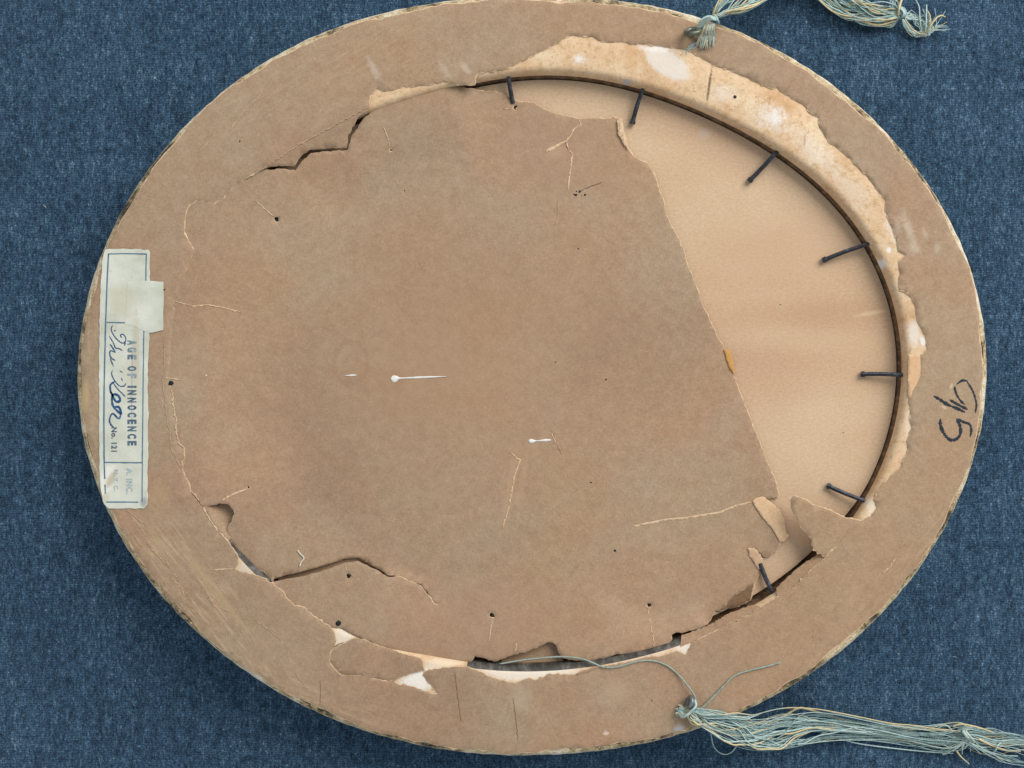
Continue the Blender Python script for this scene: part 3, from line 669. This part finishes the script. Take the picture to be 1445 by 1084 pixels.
# ------------------------------------------------------------------ nails
def tube(pts, rad, sides=6):
    p = np.array(pts, float); k = len(p); t = np.gradient(p, axis=0); t /= np.linalg.norm(t, axis=1, keepdims=True) + 1e-12
    up = np.array([0, 0, 1.0]); vs = []; rad = np.broadcast_to(rad, (k,))
    for i in range(k):
        a = np.cross(t[i], up)
        if np.linalg.norm(a) < 1e-3: a = np.cross(t[i], [1, 0, 0])
        a /= np.linalg.norm(a); b = np.cross(a, t[i])
        for s_ in range(sides):
            an = 2 * math.pi * (s_ + .5) / sides; vs.append(p[i] + rad[i] * (a * math.cos(an) + b * math.sin(an)))
    fs = [(i * sides + s_, i * sides + (s_ + 1) % sides, (i + 1) * sides + (s_ + 1) % sides, (i + 1) * sides + s_) for i in range(k - 1) for s_ in range(sides)]
    fs += [tuple(range(sides))[::-1], tuple((k - 1) * sides + s_ for s_ in range(sides))]
    return vs, fs
def nail(o, i_, zo, zi, head=True):
    a, b = np.array(P(*o, zo)), np.array(P(*i_, zi)); d = (b - a) / np.linalg.norm(b - a)
    a2 = a - d * 0.004
    L_ = np.linalg.norm(b - a2)
    ts = [0, .3, .6, .85, .93, .94, 1.0] if head else [0, .3, .6, .85, 1.0]
    rs = [.0008, .00105, .00108, .0011, .0011, .0015, .0014] if head else [.0008, .00105, .00108, .0011, .0011]
    pts = [a2 + d * L_ * t for t in ts]
    bend = np.random.default_rng(int(o[0])).normal(0, .00035); side_ = np.cross(d, [0, 0, 1])
    for q_, f_ in ((1, .6), (2, 1.0), (3, .5)): pts[q_] = pts[q_] + side_ * bend * f_
    vs, fs = tube(pts, rs, 6)
    return child(link('nail', vs, fs, mat_nail))
for o, i_ in [((908,124),(892,175)), ((1100,210),(1057,256)), ((1227,344),(1161,367.5)), ((1276,530),(1215,528)), ((1221,707),(1167,685))]:
    nail(o, i_, H - .0040, BZ + .0014)
nail((717.5,107), (724,146), H - .0040, BZ + .0012, False)
nail((1090,836), (1072,795), H - .0055, BZ + .0012, False)
# heads of the hidden nails, poking through the paper
def nail_head(px, py, r, z):
    q = np.random.default_rng(int(px * 7 + py)); vs = []
    for k, (rad, dz) in enumerate(((1.0, -.0015), (1.0, -.0004), (.75, -.0001), (.3, .0001))):
        for i in range(8):
            a = 2 * math.pi * i / 8; rr_ = r * rad * q.uniform(.6, 1.3); vs.append(P(px + rr_ * math.cos(a), py + rr_ * math.sin(a), z + dz))
    fs = [(k * 8 + (i + 1) % 8, k * 8 + i, k * 8 + 8 + i, k * 8 + 8 + (i + 1) % 8) for k in range(3) for i in range(8)] + [tuple(range(24, 32))[::-1]]
    return child(link('nail', vs, fs, mat_spot))
for x, y, r in PUNCT:
    nail_head(x, y + .4, r * .85, float(z_sheet(np.array([x]), np.array([y]))[0]) - .0006)
nail_head(240.5, 541, 4.2, H + .0005); nail_head(477.5, 880, 3.8, H + .0003)
# fuzzy wood fibres along the inner edge
vs, fs = [], []; r = np.random.default_rng(5)
for i in range(900):
    a = r.uniform(-1.12, -.55) if i < 700 else (r.uniform(-1.4, -1.1) if i < 760 else r.uniform(.02, .36))
    rr_ = float(RI(a)) + r.uniform(-4.6, -3.6); x, y = OC[0] + rr_ * math.cos(a), OC[1] + rr_ * math.sin(a)
    L_ = r.uniform(3, 7.5); aa = a + math.pi + r.normal(.25, .3); z0 = H - r.uniform(.0045, .0075); z1 = z0 - r.uniform(-.0003, .0018)
    ex, ey = x + L_ * math.cos(aa), y + L_ * math.sin(aa); px_, py_ = -math.sin(aa) * .35, math.cos(aa) * .35
    b = len(vs); vs += [P(x + px_, y + py_, z0), P(x - px_, y - py_, z0), P(ex, ey, z1), P(x, y, z0 - .0002)]; fs += [(b, b + 1, b + 2), (b + 1, b + 3, b + 2), (b + 3, b, b + 2)]
fz = child(link('wood_fibres', vs, fs, mat_fuzz)); fz['kind'] = 'stuff'

# ------------------------------------------------------------------ paper label
ZL = H + 0.0008
flat = lambda z: (lambda x, y: z + 0 * np.asarray(x, float))
lab_poly = [(148.6,352.5),(180,351.5),(209,352.5),(211.5,356),(211,397),(210.5,471),(208,529),(208.7,560),(208.7,633),(208,680),(208,712),(203,717.5),(153,717.5),(147,711),(145,706),(142,690),(140.5,660),(140,633),(140,580),(140,500),(141,430),(142.5,396),(145,365)]
label = sheet('paper_label', jag(lab_poly, .35, 6, True, 61), [], flat(ZL), [mat_label, mat_tape], lip=.12, grid=20, seed=62, smooth=False)
label['label'] = 'narrow worn cream label with blue ruled lines, print and handwriting'
tape = sub(sheet('tape_patch', jag([(180,398.5),(210,397),(231,397.6),(230.5,430),(230,466),(216,469),(209,470),(190,461),(176,458)], .3, 6, True, 63), [], flat(ZL + .00012), [mat_label, mat_tape], lip=.1, grid=20, seed=64, smooth=False), label)
lb = lambda name, pts, w, mat, **kw: sub(ribbon(name, pts, w, flat(ZL), mat, lift=.0001, ridge=0, **kw), label)
for i, pts in enumerate([[(153,358),(151,400),(149,455),(147,540),(146.6,600),(147,655),(147.8,676)], [(148,684),(148.6,697)], [(153,358.5),(180,358),(206.5,358.5)], [(206.5,358),(206,377),(205.8,396)],
        [(150.6,455),(176,455.6)], [(203,463),(202.2,520),(201.6,580),(200.8,650),(200.4,708)], [(147,652.5),(175,653),(200.8,653)], [(150,708.5),(175,708.6),(195,708.8)]]):
    lb('ruled_line', pts, [1.9, 1.8, 1.5, 1.6, 1.6, 1.4, 1.6, 1.6][i], mat_blue, amp=.08, wob=.15, step=8, seed=300 + i, taper=False)
lb('ruled_line', [(186.8,497),(186.4,520),(186,560),(185.8,600)], .8, mat_faint, amp=.08, wob=.3, step=8, seed=318, taper=False)
for i, pts in enumerate([[(158.8,459),(157,465.5),(162,475.4),(170,483),(175.4,483.7),(177.6,477.6),(174,472),(170,473),(172,477)], [(176,488),(176.6,483)], [(154,474),(160,484),(163,491),(168,492),(173,495)], [(155,485.4),(159,491),(163,497.6)],
        [(163,497.6),(156,495),(155,501),(158,506),(163,509)], [(155.5,505),(157.5,511),(160.4,517.5)], [(158.6,522),(157.7,528.6),(162,537.4),(168.7,544.6),(175.4,544.6),(177.6,540.7)], [(168.7,523),(173,526)], [(171,533),(173,538)],
        [(163,538),(156,543),(156,552),(158,556)], [(160,541),(166,549),(172,555),(177,560)], [(156,552),(163,566),(169.4,565.4),(166.8,558.4),(159,557.5),(159,571.5),(167.7,582),(171,583),(168,575),(162,574)], [(171,583),(167.7,591),(160,584),(156.3,586.5),(154.5,594),(157,600),(160.5,602.5)], [(161.5,466),(162.5,467.5)]]):
    q = smooth_path(pts, max(8, int(sum(np.hypot(*np.diff(np.array(pts), axis=0).T)) / 1.2)))
    lb('pen_stroke', q, [1.5, 2.2, 1.5, 1.7, 1.6, 1.6, 1.5, 1.4, 1.4, 2.8, 1.4, 3.2, 2.2, 2.8][i], mat_pen, amp=0, wob=.2, seed=320 + i)
def lettering(text, x0, x1, y0, y1, mat, bold):
    """printed words running down the label; x0..x1 cap height, y0..y1 run, in photo pixels"""
    cu = bpy.data.curves.new('lettering', 'FONT'); cu.body = text; cu.size = 1; cu.space_character = 1.12; cu.offset = bold; cu.resolution_u = 4
    ob = bpy.data.objects.new('lettering', cu); C.objects.link(ob)
    me = bpy.data.meshes.new_from_object(ob.evaluated_get(bpy.context.evaluated_depsgraph_get()))
    bpy.data.objects.remove(ob)
    co = np.array([v.co[:] for v in me.vertices]); lo, hi = co.min(0), co.max(0)
    u = (co[:, 0] - lo[0]) / (hi[0] - lo[0]); v = (co[:, 1] - lo[1]) / (hi[1] - lo[1])
    for i, vert in enumerate(me.vertices): vert.co = P(x0 + v[i] * (x1 - x0), y0 + u[i] * (y1 - y0), ZL + .00012)
    me.materials.clear(); me.materials.append(mat); me.update()
    o = bpy.data.objects.new('lettering', me); C.objects.link(o); child(o); return sub(o, label)
worn_print = plain('half_faded_print', '#3c5567', '#a3b6ba', .7, 160)
for ch, y, w_ in [('A',480,7),('G',490.3,6.8),('E',500.8,6.4),('O',516.8,6.6),('F',527.3,6.2),('I',544.6,2.6),('N',550.6,6.6),('N',561.4,6.6),('O',572,6.6),('C',582.4,6.4),('E',592.2,6.2),('N',601.8,6.8),('C',612.4,6.6),('E',622.4,6.4)]:
    lettering(ch, 179.8, 192.6, y, y + w_, worn_print if y < 512 or 525 < y < 530 else mat_print, .05)
lettering('No. 121', 157, 165.2, 603, 637.5, mat_print, .03)
lettering('A. INC.', 178, 187, 661, 697, mat_faint, .02)
lettering('N. Y. C.', 160.5, 166.5, 663, 693, mat_faint, .015)

# ------------------------------------------------------------------ screw eyes
def screw_eye(px, py, yaw, tilt, R_, r_, mat):
    c = np.array(P(px, py, H + .0045)); e = empty('screw_eye', tuple(c)); vs, fs = [], []; n_, m_ = 22, 8
    for i in range(n_):
        a = 2 * math.pi * i / n_
        for j in range(m_):
            b = 2 * math.pi * j / m_; rr_ = R_ + r_ * math.cos(b)
            v = np.array([rr_ * math.cos(a), r_ * math.sin(b), rr_ * math.sin(a)])
            v = np.array([v[0], v[1] * math.cos(tilt) - v[2] * math.sin(tilt), v[1] * math.sin(tilt) + v[2] * math.cos(tilt)])
            vs.append(c + np.array([v[0] * math.cos(yaw) - v[1] * math.sin(yaw), v[0] * math.sin(yaw) + v[1] * math.cos(yaw), v[2]]))
    for i in range(n_):
        for j in range(m_):
            fs.append((i * m_ + j, ((i + 1) % n_) * m_ + j, ((i + 1) % n_) * m_ + (j + 1) % m_, i * m_ + (j + 1) % m_))
    bpy.data.objects.remove(e)
    ring = child(link('screw_eye', vs, fs, mat, None, None, True))
    s_, f_ = tube([(c[0], c[1], H - .004), (c[0], c[1], H + .0015)], r_ * 1.1, 8)
    sub(child(link('shank', s_, f_, mat, None, None, True)), ring); return ring
screw_eye(977.5, 44.5, math.radians(12), math.radians(35), .0030, .0011, mat_brass)
screw_eye(974, 991, math.radians(75), math.radians(8), .0021, .0011, mat_steel)

# ------------------------------------------------------------------ frayed cords
TM = [mat_t1, mat_t2, mat_t3, mat_wire, plain('grey_thread', '#9a9c8e', '#bdbcab', 0.8, 900)]
class Bundle:
    def __init__(s): s.v, s.f, s.m = [], [], []
    def add(s, pts3, rad, m, sides=5):
        v, f = tube(pts3, rad, sides); b = len(s.v); s.v += list(v); s.f += [tuple(q + b for q in t) for t in f]; s.m += [m] * len(f)
    def build(s, name, parent, kind=None):
        o = link(name, s.v, s.f, TM, None, s.m, True); o.parent = parent; o.location = tuple(-c for c in parent.location)
        if kind: o['kind'] = kind
        return o
def px3(a): return [P(x, y, z) for x, y, z in a]
def strands(bn, centre, n_, seed, pts=70, t0=(0, .04), t1=(.96, 1.0), rad=(.00022, .00042), cream=.15, wig=1.0):
    """centre: list of (px, py, z, halfwidth px, halfheight m)"""
    r = np.random.default_rng(seed); NP = 6
    ply = [(r.uniform(-.85, .85), r.uniform(.25, .6), r.uniform(5, 13), r.uniform(0, 6), r.uniform(0, .9)) for _ in range(NP)]
    for i in range(n_):
        q_ = ply[i % NP]; a, b = r.uniform(*t0), r.uniform(*t1); c = smooth_path(centre, 200); ts = np.linspace(a, b, pts); ii = np.clip((ts * 199).astype(int), 0, 199); c = c[ii]
        # smooth out the index steps
        k = np.ones(5) / 5
        cc = np.stack([np.convolve(np.pad(c[:, j], 2, mode='edge'), k, 'valid') for j in range(5)], -1)
        d = np.gradient(cc[:, :2], axis=0); d /= np.linalg.norm(d, axis=1, keepdims=True) + 1e-9; nn = np.stack([-d[:, 1], d[:, 0]], -1)
        u0 = q_[0] + r.normal(0, .16); w0 = q_[4] + r.normal(0, .15); u = u0 + wig * (q_[1] * np.sin(ts * q_[2] + q_[3]) + r.uniform(.05, .22) * np.sin(ts * r.uniform(6, 22) + r.uniform(0, 6)) + .06 * np.sin(ts * r.uniform(30, 60) + r.uniform(0, 6)))
        u = np.clip(u, -1.25, 1.25); w = np.clip(w0 + .4 * np.sin(ts * r.uniform(5, 18) + r.uniform(0, 6)), 0, 1.2)
        xy = cc[:, :2] + nn * (u * cc[:, 3])[:, None]; z = cc[:, 2] + w * cc[:, 4]
        m_ = 2 if r.random() < cream else (0 if r.random() < .6 else 1)
        R_ = r.uniform(*rad) * (1.35 if m_ == 2 else 1)
        bn.add(px3(np.column_stack([xy, z])), R_ * np.concatenate([np.linspace(.5, 1, 4), np.ones(pts - 8), np.linspace(1, .35, 4)]), m_)
def one(bn, pts, rad, m_, n_=40): bn.add(px3(smooth_path(pts, n_)), rad, m_)

ZC = .0012
# lower right cord
lo_c = empty('frayed_cord', P(1180, 1028, 0)); tag(lo_c, 'frayed teal and cream cord with long loose strands, tied to the steel screw eye', 'cord', None)
b = Bundle()
path = [(972,1003,H+.003,6,.003),(985,1011,H+.0025,10,.003),(1000,1017,H+.0015,13,.003),(1037,1028,H-.002,18,.003),(1065,1034,.018,20,.003),(1106,1028,.010,23,.003),(1150,1024,.005,19,.003),(1211,1028,.003,13,.003),(1266,1036,ZC,11,.003),
        (1322,1041,ZC,15,.003),(1352,1039,ZC,16,.004),(1366,1038,ZC,13,.005),(1385,1043,ZC,17,.003),(1415,1050,ZC,20,.003),(1450,1056,ZC,20,.003),(1500,1064,ZC,14,.003)]
strands(b, path, 54, 3, 110, rad=(.00008, .00021), cream=.16, wig=1.2)
strands(b, path[:9], 14, 4, 70, t1=(.7, .98), rad=(.00016, .0003), cream=.18, wig=1.2)
strands(b, path, 36, 5, 90, t0=(0, .6), t1=(.6, 1), rad=(.00008, .00018), cream=.08, wig=1.6)
b.build('strands', lo_c, 'stuff')
b = Bundle()      # the knot round the screw eye
r = np.random.default_rng(9)
for i in range(11):
    t = i / 10
    one(b, [(980 - 2*t, 988 + 4*t, H+.0055), (982 - 2*t, 996 + 3*t, H+.0078 - .001*t), (975 - 4*t, 1004 + 4*t, H+.0075), (966 - 3*t, 1009 + 3*t, H+.0055), (961 - t, 1004 + 2*t, H+.003), (966, 999 + 3*t, H+.0012), (976, 1003, H+.0018)], .0006, 2 if i in (4, 9) else i % 2)
for i in range(34):       # chopped end
    x, y = 957 + r.uniform(-4, 5), 1001 + r.uniform(-8, 9)
    one(b, [(970, 1004, H+.0025), (965, 1003 + (y-1003)*.4, H+.003), (x, y, H+.0012+r.uniform(0,.002))], .00032, r.choice([0, 1, 2], p=[.45, .3, .25]), 8)
kn = b.build('knot', lo_c)
b = Bundle()      # knot far out on the cord
for i in range(18):
    a = r.uniform(0, 6.28); q = r.uniform(-5, 5)
    one(b, [(1366 + q, 1028 + r.uniform(-2,2), .002), (1360 + q*.8, 1031, .0065), (1364 + q*.9, 1038, .0082), (1370 + q, 1046, .006), (1367 + q, 1051, .001)], .0004, 2 if i % 5 == 0 else i % 2, 16)
for i in range(22):
    sx, sy = 1362 + r.uniform(-6, 6), 1044 + r.uniform(-4, 4); ex, ey = sx + r.normal(-2, 14), sy + r.uniform(6, 20)
    one(b, [(sx, sy, .005), ((sx+ex)/2 + r.normal(0,4), (sy+ey)/2 + r.normal(0,2), .004), (ex, ey, .001)], .00026, r.choice([0, 1, 2], p=[.6, .25, .15]), 14)
b.build('knot', lo_c)
def loose(pts, rad, m_, parent, n_=60, name='loose_strand'):
    b = Bundle(); one(b, pts, rad, m_, n_); return b.build(name, parent)
loose([(970,1010,H+.005),(977,1021,H+.0042),(990,1022.5,H+.0036),(1010,1020.5,H+.002),(1040,1017,.020),(1065,1020,.013),(1095,1020,.0085)], .00055, 2, lo_c)
loose([(1040,1027,.022),(1064,1030,.015),(1090,1021,.011),(1112,1007,.008),(1127,999.5,.006),(1140,1001,.005),(1170,1010,.004),(1205,1019,.003),(1240,1026,.002)], .0005, 2, lo_c)
loose([(1010,1020,H),(1025,1032,.020),(1045,1037,.014),(1090,1037,.009),(1130,1031,.006),(1175,1024,.005)], .00055, 2, lo_c)
loose([(1002,1030,.024),(1004,1040,.014),(1007,1053,.006),(1015,1062,.002),(1025,1064.5,.0012),(1034,1060,.0012),(1040,1052,.003),(1045,1045,.006)], .00028, 0, lo_c)
loose([(1022,1024,.022),(1035,1037,.012),(1050,1047,.006),(1065,1049,.004),(1090,1046,.004)], .00026, 0, lo_c)
loose([(1160,1034,.003),(1195,1045,.002),(1215,1050,.0012),(1260,1056,.0008),(1310,1061,.0008),(1345,1063,.001)], .0003, 0, lo_c)
loose([(1330,1064,.001),(1345,1055,.003),(1360,1048,.005),(1375,1054,.003),(1395,1062,.001),(1415,1066,.0008),(1436,1067,.0008)], .0003, 0, lo_c)
loose([(1350,1060,.0035),(1356,1068,.002),(1368,1078.5,.0008)], np.linspace(.00045,.0002,20), 2, lo_c, 20)
loose([(1345,1025,.005),(1358,1022,.006),(1385,1028,.005),(1416,1039,.002)], .0004, 2, lo_c)
loose([(1381,1043,.005),(1400,1052,.004),(1420,1059,.002),(1440,1060,.0012)], .0005, 2, lo_c)
loose([(1318,1033,.002),(1328,1025,.004),(1336,1024,.005),(1343,1030,.004)], .0003, 0, lo_c)
loose([(1395,1065,.001),(1404,1060,.004),(1408,1052,.005),(1416,1045,.003)], .0003, 0, lo_c)
loose([(983,1001,H+.003),(982,990,H+.004),(979,980,H+.0035),(969,966,H+.0025),(957,952,H+.0012),(944,941,H+.001),(930,934.5,H+.001),(915,932,H+.001),(897,934,H+.001),(880,939,H+.001),(864,942,H+.001),(850,941,H+.001),(838,936,H+.0008),(822,930,H+.0002),(805,927.5,H-.0008),(785,927,H-.0015),(760,929,H-.0022),(735,932,H-.0028),(705,937,H-.003)], .00042, 3, lo_c, 130)
loose([(984,1004,H+.0026),(995,995,H+.0022),(1010,980,H+.0012),(1022,967,H+.001),(1032,957,H+.001),(1042,951,H+.001),(1060,945.5,H+.001),(1080,941,H+.001),(1101,935,H+.001)], .00038, 3, lo_c, 60)

# upper cord
up_c = empty('frayed_cord', P(1150, -20, 0)); tag(up_c, 'frayed teal and cream cord knotted to the brass screw eye, its end unravelled', 'cord', None)
b = Bundle()
path = [(1009,24,H+.004,4,.002),(1020,12,H+.004,9,.002),(1040,-2,H+.002,18,.003),(1070,-22,.020,20,.003),(1110,-42,.008,16,.003),(1150,-30,.003,15,.003),(1180,-6,ZC,17,.003),(1205,8,ZC,18,.003),(1235,15,ZC,18,.003),(1258,19,ZC,14,.003),(1271,24,ZC,5,.003)]
strands(b, path, 52, 13, 80, t1=(.985, 1.0), rad=(.00013, .0003), cream=.2)
r = np.random.default_rng(21)
for i in range(18):      # wide loops hanging under the end of the cord
    q = r.uniform(0, 1)
    one(b, [(1180 + 25*r.random(), -2 + 6*r.random(), .003), (1205 + 20*q, 12 + 14*q, .002), (1232 + 14*q, 22 + 15*q, .0012), (1250 + 8*q, 27 + 12*q, .0012), (1262 + 2*q, 26 + 7*q, .002), (1270, 24, .0035)], r.uniform(.00013, .00026), int(r.choice([0, 1, 2], p=[.6, .35, .05])), 34)
b.build('strands', up_c, 'stuff')
b = Bundle()
for i in range(22):      # knot over the eye: strands bulging over from the eye up to the throat
    t = i / 21
    one(b, [(984 + 8*t, 46 - 3*t, H+.0035), (985 + 8*t, 38 - 2*t, H+.0055), (990 + 7*t, 28 + 2*t, H+.0082 - .001*t), (1000 + 5*t, 23 + 5*t, H+.0085 - .001*t), (1009 + 2*t, 25 + 4*t, H+.0065), (1012, 27 + 2*t, H+.0035)], .00042, 2 if i % 8 == 3 else i % 2, 22)
for i in range(6):
    one(b, [(1005, 22, H+.003), (1009 + i*.5, 22 + i*1.2, H+.0068), (1013 + i*.3, 28 + i, H+.005), (1012, 33, H+.002)], .00045, i % 2, 14)
b.build('knot', up_c)
b = Bundle()
for i in range(64):      # brush of cut ends below the knot
    t = r.uniform(0, 1); ex = 982 + 26*t + r.normal(0, 1.5); ey = 56 + 11*math.sin(math.pi*(.25+.6*t)) + r.normal(0, 2.5)
    if r.random() < .3: ex, ey = 979 + r.uniform(0, 6), 48 + r.uniform(-2, 5)
    one(b, [(995 + 14*t, 33 + 1*r.random(), H+.0058), (991 + 17*t, 42, H+.0055 - .0012*r.random()), (987 + 22*t + r.normal(0,1), 51, H+.0032), (ex, ey, H+.0009 + .001*r.random())], np.linspace(.0003, .00016, 14), int(r.choice([0, 1, 2, 4], p=[.18, .12, .2, .5])), 14)
for i in range(7): one(b, [(990, 58, H+.0015), (978 + r.normal(0,3), 66 + r.normal(0,2), H+.0008), (968 + r.normal(0,3), 68 + r.normal(0,3), H+.0006)], .0001, 0, 10)
b.build('tuft', up_c)
b = Bundle()
for i in range(20):      # small knot at the free end
    q = r.uniform(-4, 4)
    one(b, [(1266 + q, 12 + r.random()*2, .0015), (1272 + q*.9, 11, .0055), (1277 + q*.5, 18, .007), (1274 + q*.4, 25, .0055), (1269 + q*.3, 27, .0015)], .00036, i % 2, 16)
b.build('knot', up_c)
b = Bundle()
for i in range(60):      # tassel of unravelled fibres
    k = r.random()
    if k < .4: p_ = [(1273, 26, .003), (1281 + r.normal(0,2), 38 + r.normal(0,2), .002), (1292 + r.normal(0,3), 49 + r.normal(0,2.5), .0012), (1304 + r.normal(0,3), 48 + r.normal(0,3), .002), (1309 + r.normal(0,5), 38 + r.normal(0,6), .003), (1312 + r.normal(0,10), 26 + r.normal(0,9), .0012)]
    elif k < .75: p_ = [(1275, 24, .003), (1286 + r.normal(0,3), 24 + r.normal(0,4), .003), (1298 + r.normal(0,4), 26 + r.normal(0,7), .002), (1308 + r.normal(0,8), 32 + r.normal(0,9), .0012)]
    elif k < .9: p_ = [(1302 + r.normal(0,2), 46 + r.normal(0,2), .002), (1315 + r.normal(0,3), 42 + r.normal(0,3), .002), (1334 + r.normal(0,5), 37 + r.normal(0,5), .001)]
    else: p_ = [(1268, 20, .003), (1262 + r.normal(0,4), 8 + r.normal(0,3), .003), (1256 + r.normal(0,8), -6, .002)]
    one(b, p_, np.linspace(.0002, .0001, 26), int(r.choice([0, 1, 2], p=[.62, .3, .08])), 26)
b.build('tuft', up_c)
loose([(1172,-6,.002),(1182,6,.0022),(1196,18,.002),(1212,27,.002),(1228,33,.0018),(1245,36,.002),(1258,35,.002)], .00055, 2, up_c)
loose([(1268,22,.005),(1269,10,.006),(1273,-2,.004)], .00055, 2, up_c, 20)
loose([(1277,27,.004),(1288,42,.003),(1300,48.5,.002),(1307,47,.003),(1313,37,.005),(1321,26,.005),(1328,22,.004),(1333.5,24,.002)], .00035, 2, up_c)
loose([(1309,45,.003),(1313,32,.004),(1312,22,.003),(1309,16,.0015)], .0003, 2, up_c, 24)
loose([(1306,46,.003),(1307,28,.004),(1307.5,7,.001)], .00028, 0, up_c, 24)
loose([(1292,0,.001),(1297,10,.002),(1298,26,.003),(1300,42,.002)], .00028, 0, up_c, 24)
loose([(1011,22,H+.005),(1030,14,H+.003),(1052,6,H),(1072,-4,.020)], .0006, 2, up_c, 30)
loose([(1006,22,H+.005),(1009,12,H+.005),(1016,2,H+.004),(1024,-8,H+.002)], .0005, 2, up_c, 30)

# ------------------------------------------------------------------ a curl of lint on the paper
zl = lambda x, y: float(z_sheet(np.array([x]), np.array([y]))[0]) + .0004
v, f = tube(px3(smooth_path([(x, y, zl(x, y)) for x, y in [(420,776.5),(424,782),(428,786),(428.5,789),(425,793.5),(423,799)]], 24)), .0003, 5)
lint = link('lint_thread', v, f, mat_lint); tag(lint, 'tiny pale crooked bit of lint lying on the brown paper', 'lint')

# ------------------------------------------------------------------ specks of fluff caught in the cloth
vs, fs = [], []; r = np.random.default_rng(99)
for i in range(60):
    x, y = r.uniform(-.34, .34), r.uniform(-.26, .26); a = r.uniform(0, 6.28); L_ = r.uniform(.0003, .0012)
    p_ = [(x, y, .0003), (x + L_ * math.cos(a), y + L_ * math.sin(a), .0007), (x + 1.7 * L_ * math.cos(a + r.normal(0, .6)), y + 1.7 * L_ * math.sin(a + r.normal(0, .6)), .0002)]
    v, f = tube(smooth_path(p_, 6), .00009, 4); b_ = len(vs); vs += list(v); fs += [tuple(q + b_ for q in t) for t in f]
fl = link('lint_specks', vs, fs, mat_lint); fl['kind'] = 'stuff'; fl['label'] = 'scattered pale specks of fluff on the blue cloth'; fl['category'] = 'lint'
